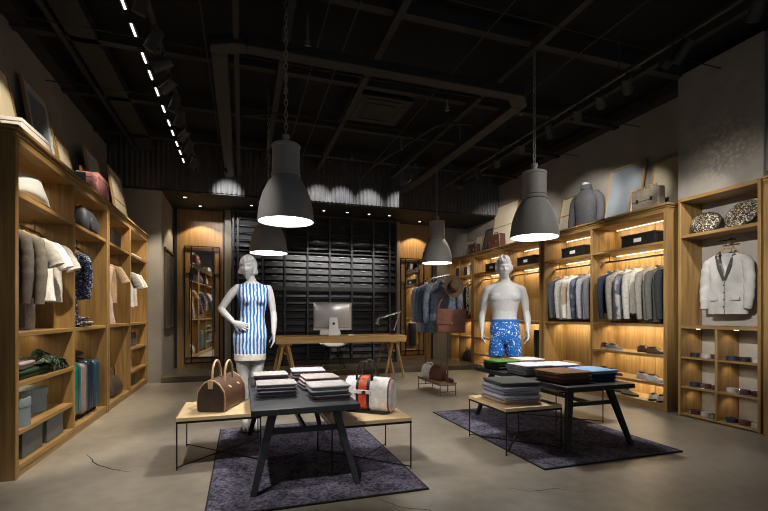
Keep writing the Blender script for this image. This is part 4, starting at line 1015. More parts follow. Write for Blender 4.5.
# cushion on the upper shelf
def pillow(name, label, loc, rot, w, h, th, mat, cat='cushion', group=None):
    t = MB(); n = 16; V = []; F = []
    for sgn in (1, -1):
        b = len(V)
        for i in range(n+1):
            for j in range(n+1):
                u, v_ = i/n*2-1, j/n*2-1
                pin = 1 - .07*(u*u*(1-v_*v_) + v_*v_*(1-u*u))*1.0
                e = ((1-u*u)*(1-v_*v_))**.42
                V.append((u*w/2*(1-.20*(1-v_*v_)*abs(u)*1.0), sgn*th/2*e, h/2 + v_*h/2*(1-.30*(1-u*u)*abs(v_))))
        for i in range(n):
            for j in range(n):
                a = b+i*(n+1)+j; F.append((a, a+n+1, a+n+2, a+1) if sgn > 0 else (a, a+1, a+n+2, a+n+1))
    t.add(V, F)
    o = t.build(name, mat, smooth=80, loc=loc); o.rotation_euler = rot
    return tag(o, label, cat, group)
pillow('cushion', 'white cushion with pointed corners on the upper shelf of the nearest left bay', (-1.65, 4.29, 2.125), (math.radians(-20), 0, PI/2 - .25), .50, .29, .13, cloth((.74, .76, .78), .05))
# folded throws on the third shelf
folded('folded_throw', 'folded dark green blanket under the fringed throw', 'blanket', (-1.77, 4.28, .691), .34, .56, .075, cloth((.03, .055, .03)), 0, None, 4)
folded('folded_towel', 'folded grey mauve blanket on top of the green blanket', 'blanket', (-1.76, 4.13, .769), .32, .30, .06, cloth((.33, .29, .30)), .1, None, 5)
plaid = pattern('green_plaid', ((.015, .03, .017), (.20, .25, .19)), 'noise', 38, thr=.58, dist=1.2, soft=.04)
th = thing('fringed_throw', 'dark green patterned throw with a fringe spilling over the shelf edge', 'throw', (-1.74, 4.60, .691))
V = []; n1, n2 = 26, 20
for i in range(n1+1):
    for j in range(n2+1):
        u, v_ = i/n1, j/n2
        y = -.28 + .60*u; x = -.14 + .31*v_
        z = .085*(1-u)**.5*0 + (.16*math.exp(-((u-.45)/.33)**2) + .012)*(.78+.22*math.sin(v_*9+u*5)) * (1-.7*max(0, u-.75)/.25)
        if u < .35: z = max(z, .085)
        V.append((x + .015*math.sin(u*11), y, z + .010*math.sin(u*30+v_*13) + .012))
F = [(i*(n2+1)+j, (i+1)*(n2+1)+j, (i+1)*(n2+1)+j+1, i*(n2+1)+j+1) for i in range(n1) for j in range(n2)]
o = MB().add(V, F).build('cloth', plaid, th, smooth=80); m_ = o.modifiers.new('thick', 'SOLIDIFY'); m_.thickness = .012; m_.offset = 1
fr = MB(); rnd = random.Random(5)
for q in range(34):
    y = -.12 + .40*q/33; x0 = .165; z0 = .02 + .11*math.exp(-((y-.0)/.17)**2)
    fr.tube([(x0-.015, y, z0), (x0+.012, y + rnd.uniform(-.015, .015), z0*.6+.004), (x0+.002, y + rnd.uniform(-.03, .03), .006)], [.005, .004, .002], 5)
fr.build('fringe', plaid, th, smooth=60)
tag(MB().tube([(-1.66, 3.92, .718), (-1.66, 4.12, .718)], .026, 14).build('rolled_cloth', cloth((.62, .60, .57)), smooth=50), 'small rolled pale cloth at the shelf edge below the blankets', 'cloth')
# patterned pile in second left bay
zp = pattern('black_white_print', ((.02, .02, .022), (.55, .53, .5)), 'noise', 30, thr=.52, dist=2, soft=.03)
folded('folded_scarf', 'black and white patterned folded scarf, lower one under the denim jacket', 'scarf', (-1.74, 5.52, 1.066), .30, .50, .055, zp, .1, 'patterned scarves', 3)
folded('folded_scarf', 'black and white patterned folded scarf, upper one under the denim jacket', 'scarf', (-1.75, 5.42, 1.122), .28, .30, .05, zp, -.15, 'patterned scarves', 6)
tag(MB().tube([(-1.68, 5.10, 1.126), (-1.68, 5.24, 1.126)], .058, 18).build('rolled_scarf', cloth((.28, .03, .05)), smooth=50), 'dark red rolled scarf on the shelf under the floral dress', 'scarf')

# suitcases
def suitcase(label, loc, w, d, h, mat, rz=0, name='suitcase', soft=.05):
    t = thing(name, label, 'suitcase', loc, rz, 'suitcases in the second left bay')
    R = []
    for x, k in ((-w/2, .93), (-w/2+.012, .98), (-w/2+.03, 1), (w/2-.03, 1), (w/2-.012, .98), (w/2, .93)):
        R.append([(x, y, z + h/2 + .025) for y, z in rrect(d/2*k, (h-.04)/2*k, soft, 5)])
    MB().rings(R).build('shell', mat, t, smooth=45)
    MB().rings([[(x, y, z + h/2 + .025) for y, z in rrect(d/2*1.006, (h-.04)/2*1.004, soft, 5)] for x in (-.006, .006)]).build('zip', M['black'], t, smooth=45)
    MB().tube(arc_handle((0, -.07, h+.0), (0, .07, h+.0), .03, .008), .009, 8).build('handle', M['black'], t, smooth=60)
    for sx in (-1, 1):
        for sy in (-1, 1): MB().tube([(sx*(w/2-.03), sy*(d/2-.06), .0245), (sx*(w/2-.018), sy*(d/2-.06), .0245)], .0245, 12).build('wheel', M['black'], t, smooth=40)
    return t
# they stand with their narrow side towards the room: w = thickness along Y
teal = pm('teal_shell', (.0, .15, .145), .3, var=.1, coat=.3); pinks = pm('mauve_shell', (.24, .18, .19), .4, var=.1); navy = pm('deep_blue_shell', (.006, .022, .05), .35, var=.1); blu2 = pm('dusty_blue_shell', (.022, .065, .105), .4, var=.1)
suitcase('glossy teal suitcase standing in the second left bay', (-1.80, 5.20, .091), .20, .42, .62, teal, PI/2, soft=.09)
suitcase('slim mauve suitcase standing beside the teal suitcase', (-1.79, 5.40, .091), .12, .42, .58, pinks, PI/2)
suitcase('deep navy suitcase standing between the mauve and dusty blue suitcases', (-1.80, 5.57, .091), .17, .44, .60, navy, PI/2)
suitcase('dusty blue suitcase standing last in the row', (-1.79, 5.78, .091), .17, .43, .58, blu2, PI/2)
bagk = handbag('tote_bag', 'flat black bag lying on top of the suitcases', (-1.84, 5.62, .732), PI/2, .36, .26, .07, M['black'], .03)
# bags third left bay
handbag('handbag', 'dark brown slouchy handbag on the floor shelf of the third left bay', (-1.74, 6.80, .091), PI/2, .50, .26, .27, leather('dark_brown_bag', (.05, .035, .026), .45), .15)
handbag('handbag', 'blush pink rounded handbag beside the dark brown handbag', (-1.74, 6.335, .091), PI/2, .28, .22, .26, leather('blush_bag', (.45, .34, .33), .5), .10)

# black labelled boxes on the upper right shelves
for y, lb, L_ in ((4.43, 'wide black labelled box on the upper shelf above the jackets and shoes', .52), (5.62, 'wide black labelled box on the upper shelf left of the divider, above grey jackets', .50), (6.82, 'wide black box with a white label above the right shoulder side of the male mannequin', .52), (7.98, 'wide black box with a white label behind the head of the male mannequin', .48)):
    lidbox('storage_box', lb, (5.10, y, 2.101), -PI/2, L_, .26, .165, M['black'], .035, labelplate=True, group='black labelled boxes')
for k_, (y, zz, w_, hh, mt, lb) in enumerate(((8.80, 2.101, .12, .20, 'black', 'slim black package on the farthest upper shelf, nearest the viewer'), (8.97, 2.101, .14, .24, 'label', 'white package on the farthest upper shelf'), (9.13, 2.101, .12, .20, 'black', 'slim black package beside the white package on the farthest upper shelf'), (9.50, 2.101, .2, .22, 'black', 'black package in the last bay of the right cabinets'))):
    lidbox('package_box', lb, (5.08, y, zz), -PI/2, w_, .2, hh, M[mt], .03, group='packages on the farthest shelf')
handbag('handbag', 'dark red brown handbag at the bottom of the farthest right cabinet', (5.10, 8.84, .091), -PI/2, .34, .24, .24, leather('dark_red_bag', (.07, .025, .022), .45), .10)
handbag('handbag', 'black handbag next to the red brown one in the farthest right cabinet', (5.10, 9.13, .091), -PI/2, .28, .24, .26, leather('black_bag', (.03, .025, .025), .45), .10)
handbag('travel_pouch', 'small tan leather travel bag at the bottom of the second right bay', (5.05, 5.72, .091), -PI/2, .42, .26, .35, leather('tan_pouch', (.36, .22, .10), .5), .03)
pillow_ = None
# ------------------------------------------------------------------ shoes
def shoe(label, loc, rz, mat, sole, lace, s=1.0, high=0.0):
    """toe points to local -Y"""
    t = thing('shoe', label, 'shoe', loc, rz, 'shoes on the right shelves')
    def outline(y):  # half width along length, y from -.14 (toe) to .14 (heel)
        u = (y+.14)/.28
        return .047*(math.sin(PI*min(1, max(0, u*.94+.03)))**.45)*(1 - .16*math.exp(-((u-.62)/.18)**2))
    ys = [-.14+.28*i/18 for i in range(19)]
    SO = []; 
    top = [(outline(y)+.002, y) for y in ys]; loop = [(w, y) for w, y in top] + [(-w, y) for w, y in reversed(top)]
    MB().rings([[(x*.96*s, y*.99*s, 0) for x, y in loop], [(x*s, y*s, .006*s) for x, y in loop], [(x*s, y*s, .026*s) for x, y in loop]]).build('sole', sole, t, smooth=50)
    R = []
    for y in ys:
        u = (y+.14)/.28; w = outline(y)
        hgt = .045 + .05*min(1, max(0, (u-.22)/.38))**1.2 + high*max(0, (u-.45))
        if u > .93: hgt *= .97
        if u < .12: hgt = .030 + .017*(u/.12)**.6
        r = []
        for a in [PI*q/10 for q in range(11)]:
            r.append((w*s*sp(math.cos(a), .8)*(1 - .35*max(0, math.sin(a))*(1 if u > .35 else .4)), y*s, (.026 + (hgt-.026)*sp(math.sin(a), .7))*s))
        R.append(r)
    MB().rings(R, True, True, closed=False).build('upper', mat, t, smooth=60)
    q = MB()
    for i in range(4):
        y = -.045+i*.022; z = .075+.012*i*1.0
        q.tube([(-.022*s, y*s, (z-.004)*s), (0, y*s, (z+.006)*s), (.022*s, y*s, (z-.004)*s)], .003*s, 6)
    q.build('laces', lace, t, smooth=60)
    MB().rings([[(.024*s*math.cos(a)*k, (.062 + .052*math.sin(a)*k)*s, z*s) for a in [2*PI*j/16 for j in range(16)]] for z, k in ((.085+high*.5, 1), (.1005+high*.55, 1.02), (.1008+high*.55, .85), (.094+high*.5, .8))]).build('opening', M['black'], t, smooth=50)
    return t
gs = leather('grey_suede', (.20, .20, .19), .8); bs = leather('brown_shoe_leather', (.085, .042, .025), .4); ws = leather('white_shoe', (.55, .57, .57), .5); tp = leather('taupe_suede', (.22, .18, .14), .8); dkm = leather('black_shoe', (.035, .033, .032), .5)
solew = pm('white_rubber', (.6, .6, .58), .7); soleb = pm('dark_rubber', (.03, .03, .03), .7); 
def pair(y, z, lb, mat, sole, lace, high=0, rz=.12, ends=False):
    for k_, (dx, dy, side) in enumerate(((5.04, -.11, 'nearer'), (5.12, .11, 'farther'))):
        if ends: shoe('%s, %s one of its pair' % (lb, side), (5.08, y + (-.06, .06)[k_], z+.0005), PI/2 + .15 + .06*k_, mat, sole, lace, .9, high)
        else: shoe('%s, %s one of its pair' % (lb, side), (dx, y+dy, z+.0005), rz - .1*k_, mat, sole, lace, .86, high)
pair(4.96, .69, 'grey suede sneaker on the top shoe shelf', gs, solew, solew)
pair(4.32, .69, 'brown leather shoe on the top shoe shelf', bs, soleb, dkm)
pair(4.98, .335, 'black lace-up shoe on the middle shoe shelf', dkm, soleb, dkm)
pair(4.33, .335, 'white sneaker on the middle shoe shelf', ws, solew, dkm)
pair(4.72, .09, 'taupe suede shoe on the bottom shoe shelf', tp, soleb, dkm)
pair(4.20, .09, 'pale grey sneaker on the bottom shoe shelf', ws, soleb, gs, 0, ends=True)
pair(7.80, .335, 'dark shoe on the shelf left of the male mannequin', dkm, soleb, dkm)

# ------------------------------------------------------------------ niche: cushions and coiled belts
def round_cushion(label, loc, rot, r, th):
    sil = pattern('jewelled_brocade', ((.03, .027, .025), (.75, .66, .50)), 'noise', 32, rough=.3, thr=.57, dist=2.0, soft=.07)
    t = thing('round_cushion', label, 'cushion', loc, 0, 'round cushions in the niche'); t.rotation_euler = rot
    prof = [(0, th*.5), (.03, th*.5)] + [(r*math.sin(a), th*.5*math.cos(a)**.8 if math.cos(a) > 0 else 0) for a in [PI/2*q/10 for q in range(2, 11)]]
    pr = prof + [(x, -z) for x, z in reversed(prof[:-1])]
    MB().lathe(pr, 40).build('cover', sil, t, smooth=60)
    MB().lathe([(0, th*.5+.012), (.016, th*.5+.008), (.02, th*.5-.002)], 16).build('button', M['brass'], t, smooth=60)
    MB().tube([(r*.995*math.cos(2*PI*j/40), r*.995*math.sin(2*PI*j/40), 0) for j in range(41)], .008, 6, caps=False).build('piping', M['black'], t, smooth=60)
round_cushion('round sparkling cushion leaning in the niche, smaller one by the oak side panel', (5.10, 3.63, 2.125+.128), (0, math.radians(-58), .25), .150, .13)
round_cushion('round sparkling cushion leaning in the niche, larger one beside the photo edge', (5.10, 3.24, 2.125+.148), (0, math.radians(-58), -.05), .170, .14)
def belt(label, loc, mat, r=.055, h=.04, light=False):
    t = thing('coiled_belt', label, 'belt', loc, random.uniform(0, 6), 'coiled belts in the cubbies')
    P = []
    for i in range(60):
        a = i*.42; rr = .014 + (r-.014)*i/59; P.append((rr*math.cos(a), rr*math.sin(a)))
    V = []; F = []
    for i, (x, y) in enumerate(P):
        d_ = math.hypot(x, y); nx, ny = x/d_*.0022, y/d_*.0022
        V += [(x-nx, y-ny, 0), (x+nx, y+ny, 0), (x+nx, y+ny, h), (x-nx, y-ny, h)]
    for i in range(59):
        b = 4*i
        for q in range(4): F.append((b+q, b+(q+1) % 4, b+4+(q+1) % 4, b+4+q))
    MB().add(V, F).build('strap', mat, t)
    MB().box((P[-1][0]+.004, P[-1][1], h/2), (.006, .035, h*1.05)).build('buckle', M['chrome'], t, bevel=.002)
cb = [('brown', leather('belt_brown', (.10, .05, .03))), ('navy', leather('belt_navy', (.025, .035, .075))), ('pale', leather('belt_pale', (.50, .48, .46))), ('black', leather('belt_black', (.025, .022, .022))), ('maroon', leather('belt_maroon', (.08, .03, .035)))]
lay = {(0, 'left'): ['black', 'pale', 'maroon'], (0, 'right'): ['navy', 'black', 'pale'], (1, 'left'): ['navy', 'brown', 'maroon'], (1, 'right'): ['pale', 'maroon', 'black'], (2, 'left'): ['maroon', 'pale', 'navy'], (2, 'right'): ['navy', 'brown', 'pale']}
DB = dict(cb)
for (row, col_), l3 in lay.items():
    z = (.70, .355, .035)[row]; y0 = 3.70 if col_ == 'left' else 3.30
    for i, cn in enumerate(l3):
        belt('%s coiled belt in the %s %s niche cubby, %s in its row' % (cn, ('upper', 'middle', 'bottom')[row], col_, ('leftmost', 'middle', 'rightmost')[i]), (5.03, y0 - i*.125, z+.0005), DB[cn], .056, .045)
# ------------------------------------------------------------------ things on top of the cabinets
TOPZ = 2.5585
frame_oak = wood('pale_frame_oak', (.30, .19, .08), (.42, .28, .13), 'z', .5)
cream = pm('cream_canvas', (.66, .58, .44), .8, var=.06, scale=3); paleb = pm('pale_blue_mat', (.42, .47, .52), .7, var=.05); dblue = pm('grey_blue_print', (.17, .205, .24), .5, var=.15, scale=4); glass = pm('glazed_grey_print', (.23, .26, .29), .12, var=.1, scale=2, spec=.6); pgrey = pm('pale_grey_print', (.50, .50, .49), .6, var=.05); dgrey = pm('dark_grey_print', (.07, .08, .085), .4, var=.2)
def leaning(label, side, yc, w, h, xb, xt, inner, mat_=None, fr=.025, border=0, cat='picture frame', name='picture_frame', crease=0, frm=None, group='frames leaning on the cabinets'):
    """side -1: left wall, +1: right wall. bottom edge at x=xb, top edge at x=xt"""
    ang = math.atan2(abs(xt-xb), h)
    rz = PI/2 if side < 0 else -PI/2      # local -Y faces the room
    t = thing(name, label, cat, (xb, yc, TOPZ), rz, group, rx=-ang)
    f = MB()
    for s in (-1, 1): f.bx(s*w/2, s*(w/2-fr), -.02, .008, fr, h-fr)
    f.bx(-w/2, w/2, -.02, .008, 0.002, fr); f.bx(-w/2, w/2, -.02, .008, h-fr, h)
    f.build('frame', frm or frame_oak, t)
    if border:
        MB().bx(-w/2+fr, w/2-fr, -.006, .0, fr, h-fr).build('mat_board', mat_, t)
        MB().bx(-w/2+fr+border, w/2-fr-border, -.010, -.0062, fr+border, h-fr-border).build('print', inner, t)
    else:
        MB().bx(-w/2+fr, w/2-fr, -.010, .0, fr, h-fr).build('print', inner, t)
        if crease:
            MB().bx(-w/2+fr, w/2-fr, -.016, -.0102, h*crease-.008, h*crease+.008).build('cross_bar', frm or frame_oak, t)
    return t
leaning('large cream canvas leaning at the near end of the left cabinet top', -1, 4.47, .92, .88, -1.93, -2.09, cream)
leaning('tall frame with a dark blue print and pale mount above the nearest left bay', -1, 5.55, .62, 1.05, -1.95, -2.11, dblue, paleb, border=.09)
leaning('cream canvas with a wooden cross bar above the second left bay', -1, 6.21, .42, .72, -1.97, -2.09, cream, crease=.5)
leaning('pale blue framed print leaning behind the pink boxes', -1, 7.06, .58, .90, -1.90, -2.02, paleb, pgrey, border=.07)
leaning('tall cream canvas with a cross bar at the far end of the left cabinet top', -1, 7.72, .74, .86, -1.76, -1.90, cream, crease=.45)
leaning('small pale print in front of the pale blue frame, behind the pink boxes', -1, 6.58, .34, .52, -1.88, -1.95, pgrey)
pk = pm('dusty_pink_card', (.60, .27, .275), .7, var=.08)
lidbox('gift_box', 'tall dusty pink box on the left cabinet top, nearer and slimmer one', (-1.70, 5.72, TOPZ), PI/2, .17, .22, .225, pk, .05, group='pink boxes')
lidbox('gift_box', 'large dusty pink box on the left cabinet top, farther and wider one', (-1.70, 6.07, TOPZ), PI/2, .46, .22, .29, pk, .06, group='pink boxes')
bk_ = thing('book', 'teal book standing beside the pink boxes on the left cabinet top', 'book', (-1.72, 5.54, TOPZ), 0)
MB().bx(-.09, .09, -.022, -.018, 0, .19).bx(-.09, .09, .018, .022, 0, .19).bx(.086, .09, -.018, .018, 0, .19).build('cover', pm('teal_cover', (.03, .22, .20), .5), bk_)
MB().bx(-.085, .085, -.0178, .0178, .004, .186).build('pages', M['label'], bk_)
lidbox('storage_box', 'long flat white box on the near front edge of the left cabinet top', (-1.66, 4.26, TOPZ), PI/2, .52, .14, .135, pm('white_card', (.78, .77, .76), .6, var=.02), .03)
# right
leaning('cream canvas leaning at the near end of the right cabinet top', 1, 4.25, .50, .70, 5.24, 5.36, pm('beige_canvas', (.42, .37, .27), .8, var=.06, scale=3))
leaning('large glazed grey blue print reflecting a lamp, on the right cabinet top', 1, 4.93, .62, .82, 5.22, 5.36, glass)
leaning('small white framed board between the grey briefcase and the glazed print', 1, 4.52, .40, .36, 5.14, 5.19, M['white'])
leaning('cream canvas in three tiers left of the sweater bust', 1, 6.06, .46, .66, 5.24, 5.37, cream, crease=.5)
leaning('pale grey rounded print partly hidden behind the right front pendant lamp', 1, 7.15, .50, .80, 5.23, 5.37, pgrey, frm=M['white'])
leaning('large cream canvas in two tiers behind the brown briefcase', 1, 7.98, .86, 1.00, 5.24, 5.37, cream, crease=.52)
leaning('dark grey framed print between the two briefcases', 1, 8.62, .34, .58, 5.22, 5.36, dgrey, frm=M['duct'])
leaning('pale framed print behind the smaller dark briefcase', 1, 9.05, .34, .50, 5.25, 5.36, pgrey)
leaning('small grey blue framed print at the far end of the right cabinet top', 1, 9.50, .40, .46, 5.24, 5.36, dblue, paleb, border=.06)
briefcase('taupe briefcase with a dark handle near the end of the right cabinet top', (5.03, 4.32, TOPZ), -PI/2, .40, .12, .27, leather('taupe_case', (.27, .235, .19), .5), clasp=M['black'])
briefcase('brown leather briefcase in front of the large two-tier canvas', (5.06, 7.93, TOPZ), -PI/2, .46, .15, .30, leather('brown_case', (.085, .035, .025), .45))
briefcase('smaller dark brown briefcase beside the dark grey framed print', (5.08, 8.86, TOPZ), -PI/2, .32, .13, .24, leather('dark_case', (.06, .024, .02), .45))

# ------------------------------------------------------------------ figures
def solidify_figure(mb, name, mat, parent, voxel=.0065, smooth=3, fac=.5):
    o = mb.build('tmp_' + name, mat)
    m = o.modifiers.new('r', 'REMESH'); m.mode = 'VOXEL'; m.voxel_size = voxel
    s = o.modifiers.new('s', 'SMOOTH'); s.factor = fac; s.iterations = smooth
    dg = bpy.context.evaluated_depsgraph_get()
    me = bpy.data.meshes.new_from_object(o.evaluated_get(dg))
    me.shade_smooth()
    old = o.data; bpy.data.objects.remove(o); bpy.data.meshes.remove(old)
    me.name = name
    n = bpy.data.objects.new(name, me); COL.objects.link(n); n.parent = parent
    if not me.materials: me.materials.append(mat)
    return n
def ell(z, cx, cy, rx, ry, n=32, e=.9):
    return [(cx + rx*sp(math.cos(2*PI*j/n), e), cy + ry*sp(math.sin(2*PI*j/n), e), z) for j in range(n)]
def interp(L, step=.03):
    out = []
    for a, b in zip(L[:-1], L[1:]):
        k = max(1, int(abs(b[0]-a[0])/step))
        for q in range(k):
            t = q/k; out.append(tuple(a[i]+(b[i]-a[i])*t for i in range(5)))
    out.append(L[-1]); return out
def blob(mb, c, r, n=16):
    R = []
    for i in range(1, n//2):
        a = PI*i/(n//2); R.append([(c[0]+r[0]*math.sin(a)*math.cos(2*PI*j/n), c[1]+r[1]*math.sin(a)*math.sin(2*PI*j/n), c[2]+r[2]*math.cos(a)) for j in range(n)])
    mb.rings(R)
def limb(mb, pts, rad, n=16):
    P = []; rr = []
    m = len(pts)
    for i in range(m-1):
        p0 = Vector(pts[max(i-1, 0)]); p1 = Vector(pts[i]); p2 = Vector(pts[i+1]); p3 = Vector(pts[min(i+2, m-1)])
        for q in range(6):
            t = q/6
            v = .5*((2*p1) + (-p0+p2)*t + (2*p0-5*p1+4*p2-p3)*t*t + (-p0+3*p1-3*p2+p3)*t**3)
            P.append(tuple(v)); rr.append(rad[i]+(rad[i+1]-rad[i])*t)
    P.append(pts[-1]); rr.append(rad[-1])
    mb.tube(P, rr, n)
    blob(mb, P[0], (rr[0],)*3); blob(mb, P[-1], (rr[-1],)*3)
def hand(mb, W, d, nrm, k=1.0, curl=.35, thumb=1):
    """W wrist, d along the hand, nrm palm side; thumb=+1/-1 chooses the thumb's side"""
    W = Vector(W); d = Vector(d).normalized(); nrm = Vector(nrm); nrm = (nrm - d*nrm.dot(d)).normalized(); s = d.cross(nrm)*thumb
    R = []
    for t, hw, ht in ((-.02, .026, .021), (0, .026, .019), (.03, .036, .017), (.07, .042, .015), (.095, .040, .012)):
        c = W + d*t*k; R.append([c + s*math.cos(a)*hw*k + nrm*math.sin(a)*ht*k for a in [2*PI*j/16 for j in range(16)]])
    mb.rings(R)
    for i, (off, L) in enumerate(((.031, .072), (.0105, .082), (-.0105, .076), (-.031, .060))):
        p = W + d*.085*k + s*off*k; dd = (d + s*off*3.2).normalized(); pts = [p]; c = curl*(.6+.18*i)
        for sl in (.42, .33, .25):
            ca = c; dd = (dd*math.cos(ca) + nrm*math.sin(ca)).normalized(); p = p + dd*L*sl*k; pts.append(p)
        limb(mb, [tuple(x) for x in pts], [.0092*k, .0085*k, .0078*k, .0062*k], 10)
    p = W + d*.022*k + s*.030*k; dd = (d*.62 + s*.70 + nrm*.30).normalized(); pts = [p]
    for sl in (.040, .032, .026):
        p = p + dd*sl*k; pts.append(p); dd = (dd + d*.35 + nrm*.12).normalized()
    limb(mb, [tuple(x) for x in pts], [.0135*k, .011*k, .0095*k, .0075*k], 10)
def head_fn(female):
    hw, hd, hh = (.071, .091, .117) if female else (.077, .098, .127)
    def f(az, el):
        """az 0 = face (-Y), el from -90..90 deg in radians -> local point"""
        x = math.cos(el)*math.sin(az); y = -math.cos(el)*math.cos(az); z = math.sin(el)
        px, py, pz = x*hw, y*hd, z*hh
        low = max(0, -z)
        px *= 1 - (.36 if female else .26)*low**1.3
        py *= 1 - .10*low if y < 0 else 1 - .42*low
        if y > 0: py *= 1.08
        if y < 0 and z > -.9: py = py*.94
        # face relief
        fr = max(0, math.cos(az))*1.0
        g = lambda cx, cz, sx, sz: math.exp(-((px-cx)/sx)**2 - ((pz-cz)/sz)**2)*(fr > 0)
        dsp = 0
        if y < 0:
            dsp -= .017*(g(.030, .006, .017, .013) + g(-.030, .006, .017, .013))
            dsp += .005*(g(.030, .004, .011, .007) + g(-.030, .004, .011, .007))
            dsp += .004*g(0, .028, .05, .010)
            for q in range(6): dsp += .0085*g(0, .010-.008*q, .0085, .009)*(.5+.16*q)
            dsp += .007*(g(.011, -.036, .007, .007) + g(-.011, -.036, .007, .007))
            dsp += .008*g(0, -.057, .019, .0055) + .009*g(0, -.068, .016, .0055) - .006*g(0, -.0625, .02, .0028)
            dsp += .006*g(0, -.095, .018, .014) + .004*(g(.042, -.02, .02, .02) + g(-.042, -.02, .02, .02))
        py -= dsp
        return Vector((px, py, pz))
    return f
def head(mb, C, yaw, tilt, female, k=1.0):
    f = head_fn(female); Mx = Matrix.Rotation(yaw, 3, 'Z') @ Matrix.Rotation(tilt, 3, 'Y')
    R = []
    for i in range(1, 56):
        el = -PI/2 + PI*i/56
        R.append([Vector(C) + Mx @ (f(2*PI*j/72, el)*k) for j in range(72)])
    mb.rings(R)
    for s in (-1, 1):
        c = Vector(C) + Mx @ Vector((s*(.071 if female else .078)*k, .012*k, -.012*k))
        b = MB(); blob(b, (0, 0, 0), (.010, .018, .030)); mb.add([c + Mx @ Vector(v) for v in b.v], b.f)
    return f, Mx
def hair(C, f, Mx, parent, mat, female):
    R = []
    for i in range(0, 57):
        el = -PI/2*.98 + PI*.98*i/56
        r = []
        for j in range(72):
            az = 2*PI*j/72; a = min(az, 2*PI-az)
            p = f(az, el); n = Vector((p.x, p.y, p.z*.7)).normalized()
            z = math.sin(el)
            hl = (.52 - .1*math.cos(az*2)) if a < 1.45 else (-.50 if female else -.28)
            if female and a < 1.45: hl = .40 + .22*math.sin(az*1.0)
            m = 1/(1+math.exp(-(z-hl)/.045))
            side = 1/(1+math.exp(-(a-1.50)/.06))
            if female: m = max(m, side*(1/(1+math.exp(-(z+.52)/.05))))
            else: m = max(m, (1/(1+math.exp(-(a-1.5)/.07)))*(1/(1+math.exp(-(z+.35)/.06))))
            th = .022 if female else .026
            wav = .005*math.sin(az*9 + el*7)*m + (.005*math.sin(az*17+el*13)*m if not female else .003*math.sin(az*23)*m)
            q = p*.965 + n*(th*m + wav + (.0 if m > .5 else 0))
            if female and a > 1.2 and z < 0: q = q + Vector((q.x, q.y*.5, 0))*(.75*(-z)**1.1)*m + Vector((0, 0, -.012*(-z)*m))
            if not female and z > .4: q = q + Vector((0, -.010, .012))*m*(.6+.4*math.sin(az*5))
            r.append(Vector(C) + Mx @ q)
        R.append(r)
    return MB().rings(R).build('hair', mat, parent, smooth=80)

# ---- female mannequin
fm = thing('mannequin', 'white female mannequin in a blue and white striped sleeveless dress, hand on hip', 'mannequin', (.11, 4.72, RZ), .04)
b = MB()
TF = [(.78, -.03, 0, .10, .085), (.86, -.03, 0, .150, .108), (.95, -.03, 0, .163, .113), (1.02, -.025, 0, .150, .104), (1.10, -.015, 0, .122, .088), (1.16, -.008, 0, .110, .081), (1.22, -.004, 0, .114, .084), (1.30, 0, -.008, .130, .094), (1.345, 0, -.010, .138, .098), (1.40, 0, -.006, .145, .090), (1.445, 0, 0, .160, .075), (1.478, -.002, .004, .145, .062), (1.502, -.008, .008, .088, .054), (1.53, -.016, .010, .052, .05), (1.57, -.028, .004, .045, .048), (1.64, -.042, -.004, .044, .048)]
b.rings([ell(*r) for r in interp(TF)])
for s in (-1, 1): blob(b, (s*.060, -.078, 1.338), (.056, .050, .056))
limb(b, [(-.150, .004, 1.452), (-.215, .012, 1.39), (-.312, .035, 1.24)], [.044, .042, .033]); limb(b, [(-.312, .035, 1.24), (-.27, -.03, 1.185), (-.195, -.118, 1.105)], [.034, .033, .022])
hand(b, (-.190, -.122, 1.102), (.86, -.16, -.36), (.1, .95, .1), .92, .28, thumb=-1)
limb(b, [(.150, .004, 1.452), (.178, .012, 1.36), (.205, .025, 1.215)], [.044, .041, .033]); limb(b, [(.205, .025, 1.215), (.212, .0, 1.12), (.205, -.035, .985)], [.033, .033, .022])
hand(b, (.205, -.037, .982), (-.02, -.12, -1), (-1, -.1, 0), .92, .30, thumb=1)
LEG = [((-.095, 0, .86), (-.098, -.005, .70), (-.088, -.008, .50), (-.085, .010, .38), (-.080, .02, .14)), ((.045, 0, .86), (.040, -.01, .70), (.030, -.022, .50), (.03, .0, .38), (.03, .015, .14))]
for L_ in LEG:
    limb(b, L_, [.088, .077, .052, .054, .032])
    ax, ay, az_ = L_[-1]
    limb(b, [(ax, ay+.012, .11), (ax, ay-.05, .075), (ax-.004, ay-.125, .036), (ax-.004, ay-.185, .026)], [.030, .030, .030, .022]); limb(b, [(ax, ay+.015, .13), (ax, ay+.025, .085)], [.03, .026])
f, Mx = head(b, (-.052, -.020, 1.662), -.38, .05, True, .98)
solidify_figure(b, 'body', M['mann'], fm, .006, 2)
hair((-.052, -.020, 1.662), (lambda a, e, f=f: f(a, e)*.98), Mx, fm, M['mann'], True)
stripe = pattern('blue_white_wavy_stripes', ((.012, .13, .44), (.58, .62, .66)), 'stripe', 9.2, thr=.56, dist=2.4, band='X', soft=.08)
TD = [(z, cx, cy, rx+.012, ry+.014) for z, cx, cy, rx, ry in TF if .85 < z < 1.51]
TD = [(.735, -.03, 0, .150, .118), (.80, -.03, 0, .158, .124)] + TD
db = MB()
db.rings([ell(*r) for r in interp(TD, .02)])
for s in (-1, 1): blob(db, (s*.060, -.085, 1.338), (.064, .056, .062))
solidify_figure(db, 'dress', stripe, fm, .008, 4)
hb = MB(); hb.rings([ell(z, -.03, 0, rx, ry) for z, rx, ry in ((.715, .150, .119), (.716, .158, .128), (.776, .160, .129), (.778, .150, .12))], True, True); hb.build('hem_band', cloth((.60, .57, .50)), fm, smooth=50)
MB().tube([(-.006 + .098*math.cos(a), .004 + .066*math.sin(a), 1.497 + .018*min(0, math.sin(a))*1.2) for a in [2*PI*j/32 for j in range(33)]], .008, 8, caps=False).build('neckline', cloth((.05, .13, .33)), fm, smooth=60)
